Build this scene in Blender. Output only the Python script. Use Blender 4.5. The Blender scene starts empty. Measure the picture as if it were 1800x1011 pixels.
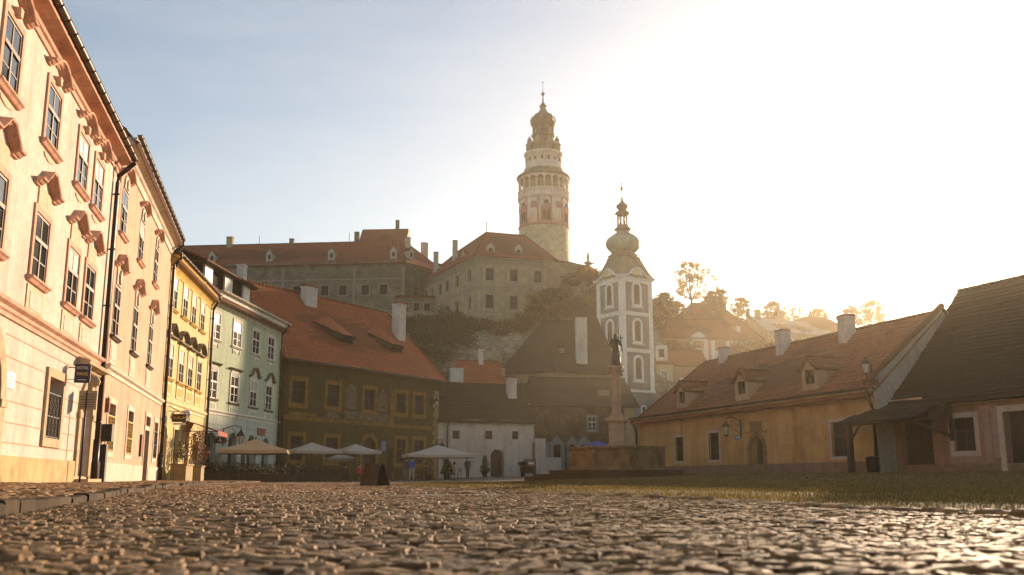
import bpy, bmesh, math, random
import numpy as np
from mathutils import Vector, Matrix
R = math.radians
random.seed(7); rng = np.random.default_rng(7)
sc = bpy.context.scene
C = sc.collection
LINK = C.objects.link

# ------------------------------------------------------------------ materials
def newmat(name):
    m = bpy.data.materials.new(name); m.use_nodes = True
    nt = m.node_tree; nt.nodes.clear()
    o = nt.nodes.new('ShaderNodeOutputMaterial'); p = nt.nodes.new('ShaderNodeBsdfPrincipled')
    nt.links.new(p.outputs[0], o.inputs[0])
    return m, nt, p
def N(nt, t, **k):
    n = nt.nodes.new(t)
    for a, b in k.items():
        if a in ('_in',):
            for i, v in b.items(): n.inputs[i].default_value = v
        else: setattr(n, a, b)
    return n
def mix(nt, f, a, b, typ='MIX'):
    n = nt.nodes.new('ShaderNodeMix'); n.data_type = 'RGBA'; n.blend_type = typ
    for sock, v in ((n.inputs[0], f), (n.inputs[6], a), (n.inputs[7], b)):
        if hasattr(v, 'is_output'): nt.links.new(v, sock)
        elif isinstance(v, (int, float)): sock.default_value = v
        else: sock.default_value = (*v, 1) if len(v) == 3 else v
    return n.outputs[2]
def ramp(nt, src, stops):
    r = nt.nodes.new('ShaderNodeValToRGB'); e = r.color_ramp.elements
    while len(e) < len(stops): e.new(.5)
    for i, (p, c) in enumerate(stops):
        e[i].position = p; e[i].color = (*c, 1) if not isinstance(c, (int, float)) else (c, c, c, 1)
    nt.links.new(src, r.inputs[0]); return r.outputs[0]
def noise(nt, vec, scale, detail=4, rough=.55):
    n = N(nt, 'ShaderNodeTexNoise'); n.inputs['Scale'].default_value = scale
    n.inputs['Detail'].default_value = detail; n.inputs['Roughness'].default_value = rough
    nt.links.new(vec, n.inputs['Vector']); return n.outputs[0]
def bump(nt, p, h, s, d=.02):
    b = N(nt, 'ShaderNodeBump'); b.inputs['Strength'].default_value = s; b.inputs['Distance'].default_value = d
    nt.links.new(h, b.inputs['Height']); nt.links.new(b.outputs[0], p.inputs['Normal'])
def coords(nt, kind='Object', scale=None):
    t = N(nt, 'ShaderNodeTexCoord')
    if scale is None: return t.outputs[kind]
    m = N(nt, 'ShaderNodeMapping'); m.inputs['Scale'].default_value = scale
    nt.links.new(t.outputs[kind], m.inputs[0]); return m.outputs[0]
def mul(c, k): return tuple(min(1, x*k) for x in c)

def plaster(name, col, var=.25, stain=None, stain_amt=.5, scale=.35, rough=.9, bs=.25, streak=True):
    m, nt, p = newmat(name); co = coords(nt)
    a = ramp(nt, noise(nt, co, scale, 6, .65), [(.32, mul(col, 1-var)), (.62, mul(col, 1+var*.35))])
    b = ramp(nt, noise(nt, co, 5, 5), [(.35, .84), (.65, 1.06)])
    c = mix(nt, .8, a, b, 'MULTIPLY')
    if stain:
        co2 = coords(nt, 'Object', (1, 1, .35)) if streak else co
        f = ramp(nt, noise(nt, co2, .9, 7, .7), [(.5, 0), (.68, stain_amt)])
        c = mix(nt, f, c, stain)
    st = ramp(nt, noise(nt, coords(nt, 'Object', (2.6, 2.6, .14)), 1.0, 5, .6), [(.5, 1), (.72, .72)])
    c = mix(nt, .8, c, st, 'MULTIPLY')
    pt = ramp(nt, noise(nt, co, 1.1, 7, .62), [(.585, 1), (.6, .86)])
    c = mix(nt, .75, c, pt, 'MULTIPLY')
    nt.links.new(c, p.inputs['Base Color']); p.inputs['Roughness'].default_value = rough
    p.inputs['Specular IOR Level'].default_value = .2
    bump(nt, p, noise(nt, co, 22, 6, .7), bs, .02)
    return m
def plain(name, col, rough=.6, metal=0, var=.15, scale=3, bs=.1, spec=.4):
    m, nt, p = newmat(name); co = coords(nt)
    c = ramp(nt, noise(nt, co, scale, 5, .6), [(.3, mul(col, 1-var)), (.7, mul(col, 1+var))])
    nt.links.new(c, p.inputs['Base Color']); p.inputs['Roughness'].default_value = rough
    p.inputs['Metallic'].default_value = metal; p.inputs['Specular IOR Level'].default_value = spec
    if bs: bump(nt, p, noise(nt, co, 30, 4), bs, .01)
    return m
def tiles(name, c1, c2, patch, patch_amt=.5, bw=.2, rh=.3, rough=.85):
    m, nt, p = newmat(name); uv = coords(nt, 'UV'); co = coords(nt)
    b = N(nt, 'ShaderNodeTexBrick'); b.offset = .5
    for k, v in dict(Scale=1, **{'Brick Width': bw, 'Row Height': rh, 'Mortar Size': .012, 'Bias': -.1}).items(): b.inputs[k].default_value = v
    b.inputs['Color1'].default_value = (*c1, 1); b.inputs['Color2'].default_value = (*c2, 1)
    b.inputs['Mortar'].default_value = (*mul(c1, .35), 1)
    nt.links.new(uv, b.inputs['Vector'])
    f = ramp(nt, noise(nt, co, .5, 7, .7), [(.42, 0), (.66, patch_amt)])
    c = mix(nt, f, b.outputs[0], patch)
    g = ramp(nt, noise(nt, co, 3.5, 4), [(.3, .7), (.7, 1.2)])
    c = mix(nt, .8, c, g, 'MULTIPLY')
    nt.links.new(c, p.inputs['Base Color']); p.inputs['Roughness'].default_value = rough
    p.inputs['Specular IOR Level'].default_value = .25
    bump(nt, p, b.outputs[1], -.5, .02)
    return m
def mural(name, cols, scale=.5, block=(.9, .45), blk=.35, rough=.92):
    """weathered painted plaster: mottled tones with faint painted ashlar"""
    m, nt, p = newmat(name); co = coords(nt)
    sep = N(nt, 'ShaderNodeSeparateXYZ'); nt.links.new(co, sep.inputs[0])
    cmb = N(nt, 'ShaderNodeCombineXYZ')
    add = N(nt, 'ShaderNodeMath', operation='ADD'); nt.links.new(sep.outputs[0], add.inputs[0]); nt.links.new(sep.outputs[1], add.inputs[1])
    nt.links.new(add.outputs[0], cmb.inputs[0]); nt.links.new(sep.outputs[2], cmb.inputs[1])
    b = N(nt, 'ShaderNodeTexBrick'); b.offset = .5
    for k, v in dict(Scale=1, **{'Brick Width': block[0], 'Row Height': block[1], 'Mortar Size': .025, 'Bias': 0.}).items(): b.inputs[k].default_value = v
    b.inputs['Color1'].default_value = (*cols[0], 1); b.inputs['Color2'].default_value = (*cols[1], 1); b.inputs['Mortar'].default_value = (*mul(cols[0], .55), 1)
    nt.links.new(cmb.outputs[0], b.inputs['Vector'])
    a = ramp(nt, noise(nt, co, scale, 9, .72), [(.3, cols[2]), (.45, cols[0]), (.55, cols[1]), (.7, cols[3])])
    f = ramp(nt, noise(nt, co, .23, 4), [(.42, 0), (.6, blk*2)])
    c = mix(nt, f, a, b.outputs[0])
    g = ramp(nt, noise(nt, co, 4, 8, .75), [(.3, .68), (.7, 1.22)])
    c = mix(nt, .9, c, g, 'MULTIPLY')
    nt.links.new(c, p.inputs['Base Color']); p.inputs['Roughness'].default_value = rough
    p.inputs['Specular IOR Level'].default_value = .15
    bump(nt, p, noise(nt, co, 9, 7, .7), .35, .04)
    return m
def rubble(name, c1, c2, c3, scale=2.2, joint=.35):
    m, nt, p = newmat(name); co = coords(nt)
    v = N(nt, 'ShaderNodeTexVoronoi'); v.inputs['Scale'].default_value = scale; nt.links.new(co, v.inputs['Vector'])
    e = N(nt, 'ShaderNodeTexVoronoi', feature='DISTANCE_TO_EDGE'); e.inputs['Scale'].default_value = scale; nt.links.new(co, e.inputs['Vector'])
    sp = N(nt, 'ShaderNodeSeparateColor'); nt.links.new(v.outputs['Color'], sp.inputs[0])
    a = ramp(nt, sp.outputs[0], [(0, c1), (.5, c2), (1, c3)])
    a = mix(nt, .7, a, ramp(nt, noise(nt, co, 6, 6, .7), [(.3, .6), (.7, 1.25)]), 'MULTIPLY')
    j = ramp(nt, e.outputs[0], [(0, 1), (.09, 0)])
    a = mix(nt, j, a, mul(c1, joint*2))
    f = ramp(nt, noise(nt, co, .5, 6, .7), [(.45, 0), (.65, .75)])
    a = mix(nt, f, a, c2)
    nt.links.new(a, p.inputs['Base Color']); p.inputs['Roughness'].default_value = .95
    p.inputs['Specular IOR Level'].default_value = .15
    bump(nt, p, ramp(nt, e.outputs[0], [(0, 0), (.12, 1)]), .6, .05)
    return m
def glassmat(name, col=(.012, .013, .015), rough=.06):
    m, nt, p = newmat(name); co = coords(nt)
    p.inputs['Base Color'].default_value = (*col, 1); p.inputs['Roughness'].default_value = rough
    p.inputs['IOR'].default_value = 1.52; p.inputs['Specular IOR Level'].default_value = .7
    bump(nt, p, noise(nt, co, 1.4, 2), .06, .03)
    return m
def island(name, stops, rough=.6, trans=0, spec=.4, noise_scale=0, bs=0, bd=.008):
    """colour varied from piece to piece of one mesh (stones, leaves, blades)"""
    m, nt, p = newmat(name); g = N(nt, 'ShaderNodeNewGeometry')
    c = ramp(nt, g.outputs['Random Per Island'], stops)
    co = coords(nt)
    if noise_scale:
        c = mix(nt, .85, c, ramp(nt, noise(nt, co, noise_scale, 6, .7), [(.3, .55), (.7, 1.3)]), 'MULTIPLY')
        if bs: bump(nt, p, noise(nt, co, noise_scale*2, 8, .75), bs, bd)
    nt.links.new(c, p.inputs['Base Color']); p.inputs['Roughness'].default_value = rough; p.inputs['Specular IOR Level'].default_value = spec
    if trans:
        t = N(nt, 'ShaderNodeBsdfTranslucent'); nt.links.new(c, t.inputs[0])
        mx = N(nt, 'ShaderNodeMixShader'); mx.inputs[0].default_value = trans
        nt.links.new(p.outputs[0], mx.inputs[1]); nt.links.new(t.outputs[0], mx.inputs[2])
        o = [n for n in nt.nodes if n.type == 'OUTPUT_MATERIAL'][0]; nt.links.new(mx.outputs[0], o.inputs[0])
    return m

M = {}
M['pink'] = plaster('cream pink plaster', (.65, .54, .46), .16, (.54, .37, .27), .5, .5)
M['pink_trim'] = plaster('salmon stucco', (.66, .38, .27), .18, (.5, .28, .19), .45, 1)
M['pink_apron'] = plaster('pale salmon stucco', (.74, .48, .33), .1, None, 0, 1)
M['pink_plinth'] = plaster('ochre plinth render', (.58, .41, .2), .25, (.38, .27, .15), .5, 1)
M['stone_trim'] = plaster('sandstone trim', (.55, .42, .26), .2, (.32, .24, .15), .4, 1.5)
M['peach'] = plaster('peach plaster', (.62, .385, .26), .18, (.66, .5, .38), .55, .6)
M['peach_white'] = plaster('off white stucco', (.68, .57, .46), .12, (.6, .42, .3), .3, 1)
M['yellow'] = plaster('yellow plaster', (.66, .52, .25), .13, (.62, .45, .18), .35, .5)
M['yellow_trim'] = plaster('pale yellow stucco', (.82, .68, .38), .1, (.6, .42, .14), .3, 1)
M['yellow_deep'] = plaster('golden stucco', (.68, .42, .09), .15, None, 0, 1)
M['ped_shadow'] = plaster('shadow toned hood stucco', (.2, .15, .09), .2, None, 0, 2)  # dark tone stands in for shade on the pediments, hoods and sills
M['green'] = plaster('sage green plaster', (.46, .52, .36), .13, (.36, .40, .28), .4, .5)
M['green_low'] = plaster('pale grey green plaster', (.50, .54, .45), .12, (.36, .38, .32), .4, .7)
M['green_trim'] = plaster('white stucco', (.72, .68, .58), .1, (.5, .46, .38), .3, 1)
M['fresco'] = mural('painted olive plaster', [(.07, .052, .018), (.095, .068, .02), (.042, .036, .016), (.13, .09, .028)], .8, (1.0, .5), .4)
M['ochre'] = plaster('ochre painted band', (.235, .125, .026), .35, (.12, .075, .022), .5, 1.2)
M['fresco_pale'] = mural('faded mural paint', [(.12, .085, .05), (.2, .15, .1), (.06, .04, .022), (.15, .07, .03)], 2.6, (.8, .4), 0)
M['quoin'] = mural('pale painted quoin', [(.26, .18, .07), (.32, .22, .085), (.18, .12, .05), (.34, .25, .12)], 1.5, (.9, .4), .6)
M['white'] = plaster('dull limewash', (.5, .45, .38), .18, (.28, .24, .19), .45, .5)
M['castle'] = mural('grey castle fresco plaster', [(.14, .118, .08), (.21, .175, .12), (.05, .043, .036), (.36, .29, .19)], .55, (2.2, 1.0), .3)
M['castle2'] = mural('tan castle fresco plaster', [(.34, .26, .165), (.42, .33, .21), (.19, .145, .095), (.52, .42, .29)], .6, (1.8, .9), .4)
M['castle_band'] = plaster('grey painted string course', (.3, .26, .21), .2, None, 0, 1)
M['castle_trim'] = plaster('pale dormer render', (.5, .45, .36), .12, None, 0, 1)
M['tower_paint'] = mural('rose and cream tower paint', [(.68, .52, .42), (.76, .64, .52), (.56, .33, .25), (.82, .72, .6)], .5, (1.6, 1.1), .2)
M['tower_rose'] = plaster('rose painted band', (.44, .22, .17), .2, None, 0, .8)
M['tower_stone'] = rubble('yellow rubble masonry', (.36, .3, .18), (.52, .43, .25), (.62, .52, .31), 1.1)
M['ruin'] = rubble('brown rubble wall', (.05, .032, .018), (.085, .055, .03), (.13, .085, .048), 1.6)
M['church_wall'] = plaster('buff church plaster', (.34, .235, .145), .2, (.2, .135, .085), .5, .5)
M['church_grey'] = plaster('grey tower render', (.2, .2, .19), .15, (.14, .13, .12), .4, .6)
M['church_white'] = plaster('white tower pilasters', (.84, .8, .72), .08, (.5, .45, .38), .3, .8)
M['copper'] = plain('weathered copper', (.3, .32, .22), .55, .2, .45, .5, .1)
M['dark_copper'] = plain('dark patina copper', (.2, .165, .1), .6, .2, .35, .8, .1)
M['ryellow'] = plaster('ochre house plaster', (.52, .32, .13), .25, (.34, .165, .045), .8, .45)
M['rplinth'] = plaster('grey rose plinth', (.24, .155, .11), .2, (.2, .14, .1), .4, 1)
M['rpink'] = plaster('dusty pink plaster', (.3, .165, .12), .18, (.33, .2, .15), .4, .6)
M['rpink_pale'] = plaster('pale painted ornament', (.36, .24, .19), .15, None, 0, 1)
M['rwhite'] = plaster('window white render', (.5, .41, .33), .1, (.36, .28, .2), .3, 1)
M['rcornice'] = plaster('buff cornice', (.46, .32, .19), .12, (.32, .21, .11), .4, 1)
M['gablegrey'] = plaster('grey gable render', (.36, .32, .26), .14, (.25, .22, .18), .4, .4)
M['tile_red'] = tiles('red clay tiles', (.46, .115, .03), (.33, .08, .024), (.19, .055, .02), .5)
M['tile_brown'] = tiles('weathered brown clay tiles', (.35, .112, .036), (.25, .078, .028), (.15, .055, .024), .55)
M['tile_dark'] = tiles('dark shingles', (.02, .014, .008), (.03, .02, .012), (.016, .012, .007), .6, .16, .28)
M['tile_castle'] = tiles('faded red castle tiles', (.34, .095, .038), (.27, .075, .032), (.2, .065, .03), .4, .4, .5)
M['slate'] = tiles('dark church shingles', (.026, .019, .012), (.036, .026, .017), (.02, .015, .009), .5, .3, .4)
M['timber'] = plain('dark brown timber', (.035, .02, .012), .7, 0, .4, 4, .3)
M['frame_brown'] = plain('brown window timber', (.075, .042, .024), .6, 0, .25, 4, .1)
M['frame_white'] = plain('white window timber', (.62, .58, .5), .6, 0, .1, 4, .1)
M['door'] = plain('dark door boards', (.03, .018, .012), .7, 0, .4, 5, .3)
M['iron'] = plain('black iron', (.015, .014, .013), .55, .4, .3, 6, .1)
M['gutter'] = plain('brown gutter metal', (.09, .06, .04), .45, .6, .3, 3, .1)
M['pipe'] = plain('dark downpipe metal', (.035, .022, .016), .5, .4, .3, 3, .1)
M['void'] = plain('dark interior', (.006, .005, .004), .9, 0, .2, 2, 0, .1)
M['glass'] = glassmat('window glass')
M['glass_far'] = glassmat('old dull glass', (.012, .012, .012), .45); M['glass_far'].node_tree.nodes['Principled BSDF'].inputs['Specular IOR Level'].default_value = .06
M['glass_pale'] = glassmat('hazy window glass', (.045, .044, .042), .1)
M['curtain'] = plain('pale curtain behind glass', (.5, .46, .4), .25, 0, .25, 2, 0, .8)
M['brick'] = plain('old chimney brick', (.3, .12, .07), .9, 0, .3, 5, .3)
M['chim'] = plaster('whitewashed chimney', (.6, .53, .45), .12, (.3, .23, .18), .5, 1.2)
M['canvas'] = plain('cream canvas', (.42, .33, .22), .85, 0, .08, 2, .1, .2)
M['canvas_white'] = plain('white canvas', (.42, .37, .31), .85, 0, .08, 2, .1, .2)
M['canvas_blue'] = plain('blue canvas', (.02, .07, .3), .8, 0, .15, 2, .1, .2)
M['red_cloth'] = plain('dark red awning cloth', (.3, .02, .015), .8, 0, .15, 2, .1, .2)
M['basin'] = plaster('stained sandstone', (.27, .165, .08), .35, (.05, .032, .02), .85, .9, bs=.5)
M['step'] = plaster('dark wet stone', (.09, .05, .022), .35, (.04, .03, .02), .7, .9, bs=.6)
M['column'] = plaster('buff marble column', (.42, .3, .19), .2, (.2, .12, .06), .4, 1.5)
M['statue'] = plain('dark bronzed sandstone', (.06, .045, .03), .55, .1, .5, 5, .5)
M['navy'] = plain('navy sign paint', (.012, .015, .045), .4)
M['sign_white'] = plain('white sign paint', (.7, .68, .64), .5, 0, .05)
M['sign_grey'] = plain('grey notice board', (.3, .24, .17), .6, 0, .1)
M['sign_blue'] = plain('blue enamel', (.08, .14, .22), .4)
M['gold'] = plain('gilded lettering', (.6, .4, .1), .4, .6)
M['terracotta'] = plain('terracotta', (.36, .13, .06), .85, 0, .2)
M['crate'] = plain('yellowish planter boards', (.3, .2, .08), .8, 0, .25, 4, .2)
M['skin'] = plain('skin', (.5, .3, .2), .6, 0, .08)
M['cloth_dark'] = plain('dark cloth', (.018, .017, .02), .9, 0, .3)
M['cloth_blue'] = plain('blue jacket cloth', (.03, .08, .3), .85, 0, .2)
M['cloth_red'] = plain('red jersey cloth', (.32, .03, .03), .85, 0, .2)
M['cloth_white'] = plain('white shirt cloth', (.6, .57, .55), .85, 0, .1)
M['hair'] = plain('dark hair', (.02, .013, .01), .7)
M['lamp_glass'] = plain('frosted lantern glass', (.5, .45, .36), .2, 0, .1, 2, 0, .6)
M['cobble'] = island('granite setts', [(0, (.1, .052, .02)), (.35, (.26, .145, .06)), (.7, (.37, .205, .085)), (1, (.54, .34, .165))], .64, 0, .2, 40, 1.0, .012)
M['kerb'] = island('granite kerb', [(0, (.035, .02, .01)), (1, (.085, .052, .027))], .8, 0, .1, 14, .8)
M['grass'] = island('grass blades', [(0, (.06, .048, .012)), (.4, (.12, .09, .02)), (.75, (.19, .13, .03)), (1, (.3, .2, .06))], .6, .35, .3)
M['leaf_dark'] = island('olive leaves', [(0, (.035, .03, .012)), (.6, (.07, .055, .02)), (1, (.1, .07, .025))], .6, .3, .3)
M['leaf_rust'] = island('rusty autumn leaves', [(0, (.07, .042, .018)), (.6, (.12, .07, .028)), (1, (.18, .10, .035))], .6, .3, .3)
M['leaf_gold'] = island('golden autumn leaves', [(0, (.13, .08, .02)), (.6, (.22, .13, .032)), (1, (.32, .2, .05))], .6, .55, .3)
M['leaf_red'] = island('russet vine leaves', [(0, (.09, .025, .012)), (.6, (.16, .05, .02)), (1, (.22, .09, .03))], .6, .3, .3)
M['leaf_green'] = island('dark evergreen leaves', [(0, (.012, .018, .008)), (1, (.035, .045, .018))], .6, .2, .3)
M['bark'] = plain('bark', (.07, .05, .035), .9, 0, .3, 4, .4)

def ground_mat(name, c1, c2, c3, sc1=.3, sc2=9, rough=.8, bs=.6):
    m, nt, p = newmat(name); co = coords(nt)
    a = ramp(nt, noise(nt, co, sc1, 6, .7), [(.35, c1), (.6, c2)])
    f = ramp(nt, noise(nt, co, sc1*5, 6, .7), [(.5, 0), (.7, .7)])
    a = mix(nt, f, a, c3)
    a = mix(nt, .8, a, ramp(nt, noise(nt, co, sc2, 6, .7), [(.3, .55), (.7, 1.35)]), 'MULTIPLY')
    nt.links.new(a, p.inputs['Base Color']); p.inputs['Roughness'].default_value = rough; p.inputs['Specular IOR Level'].default_value = .3
    bump(nt, p, noise(nt, co, sc2*1.5, 6, .7), bs, .03)
    return m
M['joint'] = ground_mat('earth and moss joints', (.07, .048, .028), (.11, .075, .042), (.09, .075, .018), .8, 12)
M['soil'] = ground_mat('lawn soil', (.08, .06, .016), (.13, .09, .022), (.16, .1, .03), .3, 14)
M['paving'] = ground_mat('worn pale paving', (.1, .08, .06), (.14, .11, .08), (.08, .065, .05), .5, 10)
def rock_mat():
    m, nt, p = newmat('craggy hillside'); co = coords(nt)
    v = N(nt, 'ShaderNodeTexVoronoi', feature='DISTANCE_TO_EDGE'); v.inputs['Scale'].default_value = .35
    nz = N(nt, 'ShaderNodeTexNoise'); nz.inputs['Scale'].default_value = .5; nz.inputs['Detail'].default_value = 5; nt.links.new(co, nz.inputs['Vector'])
    wv = mix(nt, .35, co, nz.outputs[1], 'ADD'); nt.links.new(wv, v.inputs['Vector'])
    rock = ramp(nt, noise(nt, co, 1.1, 9, .75), [(.3, (.16, .115, .07)), (.5, (.36, .28, .18)), (.7, (.56, .45, .31))])
    rock = mix(nt, ramp(nt, v.outputs[0], [(0, .6), (.05, 0)]), rock, (.1, .075, .05))
    rock = mix(nt, .9, rock, ramp(nt, noise(nt, co, .7, 8, .8), [(.3, .4), (.65, 1.2)]), 'MULTIPLY')
    veg = ramp(nt, noise(nt, co, .8, 8, .75), [(.35, (.035, .028, .014)), (.65, (.09, .06, .026))])
    g = N(nt, 'ShaderNodeNewGeometry'); sp = N(nt, 'ShaderNodeSeparateXYZ'); nt.links.new(g.outputs['Normal'], sp.inputs[0])
    ad = N(nt, 'ShaderNodeMath', operation='ADD'); nt.links.new(sp.outputs[2], ad.inputs[0])
    sb = N(nt, 'ShaderNodeMath', operation='MULTIPLY'); sb.inputs[1].default_value = .55
    nt.links.new(noise(nt, co, .25, 6, .7), sb.inputs[0]); nt.links.new(sb.outputs[0], ad.inputs[1])
    f = ramp(nt, ad.outputs[0], [(1.0, 0), (1.16, 1)])
    c = mix(nt, f, rock, veg)
    nt.links.new(c, p.inputs['Base Color']); p.inputs['Roughness'].default_value = .95; p.inputs['Specular IOR Level'].default_value = .1
    bump(nt, p, noise(nt, co, 1.8, 9, .75), .8, .4)
    return m
M['rock'] = rock_mat()

# ------------------------------------------------------------------ mesh builder
class B:
    """collects shapes of one mesh; facade coordinates are (s along the wall, out of the wall, z up) -> local (s, -out, z)"""
    def __init__(s): s.v = []; s.f = []; s.m = []; s.uv = []; s.sm = []; s.mi = 0; s.smooth = False
    def face(s, pts, uv=None):
        i = len(s.v); s.v += [tuple(p) for p in pts]; s.f.append(tuple(range(i, i+len(pts))))
        s.m.append(s.mi); s.uv.append(uv); s.sm.append(s.smooth)
    def raw(s, vs, fs):
        i = len(s.v); s.v += [tuple(p) for p in vs]
        for f in fs: s.f.append(tuple(i+k for k in f)); s.m.append(s.mi); s.uv.append(None); s.sm.append(s.smooth)
    def box(s, x0, x1, y0, y1, z0, z1):
        s.raw([(x, y, z) for x in (x0, x1) for y in (y0, y1) for z in (z0, z1)],
              [(0, 1, 3, 2), (4, 6, 7, 5), (0, 4, 5, 1), (2, 3, 7, 6), (0, 2, 6, 4), (1, 5, 7, 3)])
    def ob(s, s0, s1, o0, o1, z0, z1): s.box(s0, s1, -o1, -o0, z0, z1)
    def prism(s, poly, o0, o1):
        n = len(poly); vs = [(a, -o0, z) for a, z in poly] + [(a, -o1, z) for a, z in poly]
        s.raw(vs, [tuple(range(n)), tuple(range(2*n-1, n-1, -1))] + [(i, (i+1) % n, n+(i+1) % n, n+i) for i in range(n)])
    def prof(s, s0, s1, pr):
        n = len(pr); vs = [(s0, -o, z) for o, z in pr] + [(s1, -o, z) for o, z in pr]
        s.raw(vs, [tuple(range(n)), tuple(range(2*n-1, n-1, -1))] + [(i, (i+1) % n, n+(i+1) % n, n+i) for i in range(n)])
    def plan(s, poly, z0, z1):
        n = len(poly); vs = [(x, y, z0) for x, y in poly] + [(x, y, z1) for x, y in poly]
        s.raw(vs, [tuple(range(n-1, -1, -1)), tuple(range(n, 2*n))] + [(i, (i+1) % n, n+(i+1) % n, n+i) for i in range(n)])
    def ribbon(s, path, t, o0, o1):
        n = len(path); vs = []
        for a, z in path: vs += [(a, -o0, z), (a, -o1, z), (a, -o1, z+t), (a, -o0, z+t)]
        fs = [(0, 1, 2, 3), (4*n-1, 4*n-2, 4*n-3, 4*n-4)]
        for i in range(n-1):
            for k in range(4): fs.append((4*i+k, 4*i+(k+1) % 4, 4*i+4+(k+1) % 4, 4*i+4+k))
        s.raw(vs, fs)
    def mould(s, path, pr):
        """profile (offset across the path, out) swept along a path in the facade plane with mitred corners"""
        n = len(path); m = len(pr); vs = []
        for i, (a, z) in enumerate(path):
            p0 = path[max(i-1, 0)]; p1 = path[min(i+1, n-1)]
            def nrm(p, q): d = math.hypot(q[0]-p[0], q[1]-p[1]) or 1; return (-(q[1]-p[1])/d, (q[0]-p[0])/d)
            n0, n1 = nrm(p0, path[i]) if i else nrm(path[i], p1), nrm(path[i], p1) if i < n-1 else nrm(p0, path[i])
            bx, bz = n0[0]+n1[0], n0[1]+n1[1]; L = math.hypot(bx, bz) or 1; bx /= L; bz /= L; k = 1/max(.5, bx*n0[0]+bz*n0[1])
            vs += [(a+bx*d*k, -o, z+bz*d*k) for d, o in pr]
        s.raw(vs, [tuple(range(m)), tuple(range(len(vs)-1, len(vs)-m-1, -1))] + [(i*m+k, i*m+(k+1) % m, (i+1)*m+(k+1) % m, (i+1)*m+k) for i in range(n-1) for k in range(m)])
    def tube(s, path, r, n=8, r1=None):
        P = [Vector(p) for p in path]; vs = []; up = Vector((0, 0, 1)); K = len(P)
        for i, p in enumerate(P):
            d = (P[min(i+1, K-1)] - P[max(i-1, 0)]).normalized()
            a = d.cross(up if abs(d.z) < .95 else Vector((1, 0, 0))).normalized(); b = d.cross(a)
            rr = r if r1 is None else r + (r1-r)*i/(K-1)
            for k in range(n):
                t = 2*math.pi*k/n; vs.append(p + a*math.cos(t)*rr + b*math.sin(t)*rr)
        fs = [tuple(range(n)), tuple(range(len(vs)-1, len(vs)-n-1, -1))]
        for i in range(K-1):
            for k in range(n): fs.append((i*n+k, i*n+(k+1) % n, (i+1)*n+(k+1) % n, (i+1)*n+k))
        o = s.smooth; s.smooth = n > 5; s.raw(vs, fs); s.smooth = o
    def lathe(s, pr, n=32, cx=0, cy=0, a0=0, smooth=True):
        vs = [(cx+r*math.cos(a0+2*math.pi*k/n), cy+r*math.sin(a0+2*math.pi*k/n), z) for r, z in pr for k in range(n)]
        fs = [tuple(range(n-1, -1, -1)), tuple(range(len(vs)-n, len(vs)))]
        for i in range(len(pr)-1):
            for k in range(n): fs.append((i*n+k, i*n+(k+1) % n, (i+1)*n+(k+1) % n, (i+1)*n+k))
        o = s.smooth; s.smooth = smooth; s.raw(vs, fs); s.smooth = o
    def tiled(s, eL, eR, rR, rL, row=.3, step=.03, jit=.02, under=True):
        eL, eR, rR, rL = map(Vector, (eL, eR, rR, rL))
        ax = (eR-eL).normalized(); nrm = (eR-eL).cross((rL+rR)/2-eL).normalized()
        if nrm.z < 0: nrm = -nrm
        hgt = abs(((rL+rR)/2-eL).dot(nrm.cross(ax))); nr = max(2, round(hgt/row)); nc = max(2, int((eR-eL).length/1.6))
        prev = None; sagk = min(.16, .012*(eR-eL).length)
        sag = [[random.gauss(0, jit) for _ in range(nc+1)] for _ in range(nr+1)]
        for i in range(nr):
            f0, f1 = i/nr, (i+1)/nr
            rows = []
            for f, up, sg in ((f0, step, sag[i]), (f1, 0, sag[i+1])):
                a = eL.lerp(rL, f); b = eR.lerp(rR, f)
                rows.append([a.lerp(b, j/nc) + nrm*(up+sg[j]-sagk*math.sin(math.pi*f)*math.sin(math.pi*j/nc)) for j in range(nc+1)])
            U = [[(p-eL).dot(ax) for p in r] for r in rows]
            for j in range(nc):
                s.face([rows[0][j], rows[0][j+1], rows[1][j+1], rows[1][j]],
                       [(U[0][j], i*row), (U[0][j+1], i*row), (U[1][j+1], (i+1)*row), (U[1][j], (i+1)*row)])
                if prev: s.face([prev[j], prev[j+1], rows[0][j+1], rows[0][j]], [(0, .01)]*4)
            prev = rows[1]
        if under:
            q = [p - nrm*.1 for p in (eL, eR, rR, rL)]
            s.face(q[::-1]); s.face([eL+nrm*step, eR+nrm*step, q[1], q[0]]); s.face([eL, rL, q[3], q[0]]); s.face([eR, rR, q[2], q[1]])
    def ridge(s, a, b, r=.13, step=.4):
        a, b = Vector(a), Vector(b); L = (b-a).length; n = max(1, round(L/step))
        for i in range(n):
            p, q = a.lerp(b, i/n), a.lerp(b, (i+1)/n + .15/n)
            s.tube([p+Vector((0, 0, random.uniform(-.015, .015))), q], r*random.uniform(.92, 1.06), 6, r*.82)
    def build(s, name, mats, parent=None, loc=None, rot=None, recalc=True):
        me = bpy.data.meshes.new(name); me.from_pydata(s.v, [], s.f)
        for m in (mats if isinstance(mats, (list, tuple)) else [mats]): me.materials.append(M[m] if isinstance(m, str) else m)
        me.polygons.foreach_set('material_index', s.m); me.polygons.foreach_set('use_smooth', s.sm)
        if any(u is not None for u in s.uv):
            l = me.uv_layers.new(name='UVMap'); k = 0
            for f, u in zip(s.f, s.uv):
                for j in range(len(f)):
                    l.data[k].uv = u[j] if u else (0, .01); k += 1
        if recalc and len(s.f) < 20000:
            bm = bmesh.new(); bm.from_mesh(me); bmesh.ops.recalc_face_normals(bm, faces=bm.faces); bm.to_mesh(me); bm.free()
        me.update()
        return mk(name, me, parent, loc, rot)
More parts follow.
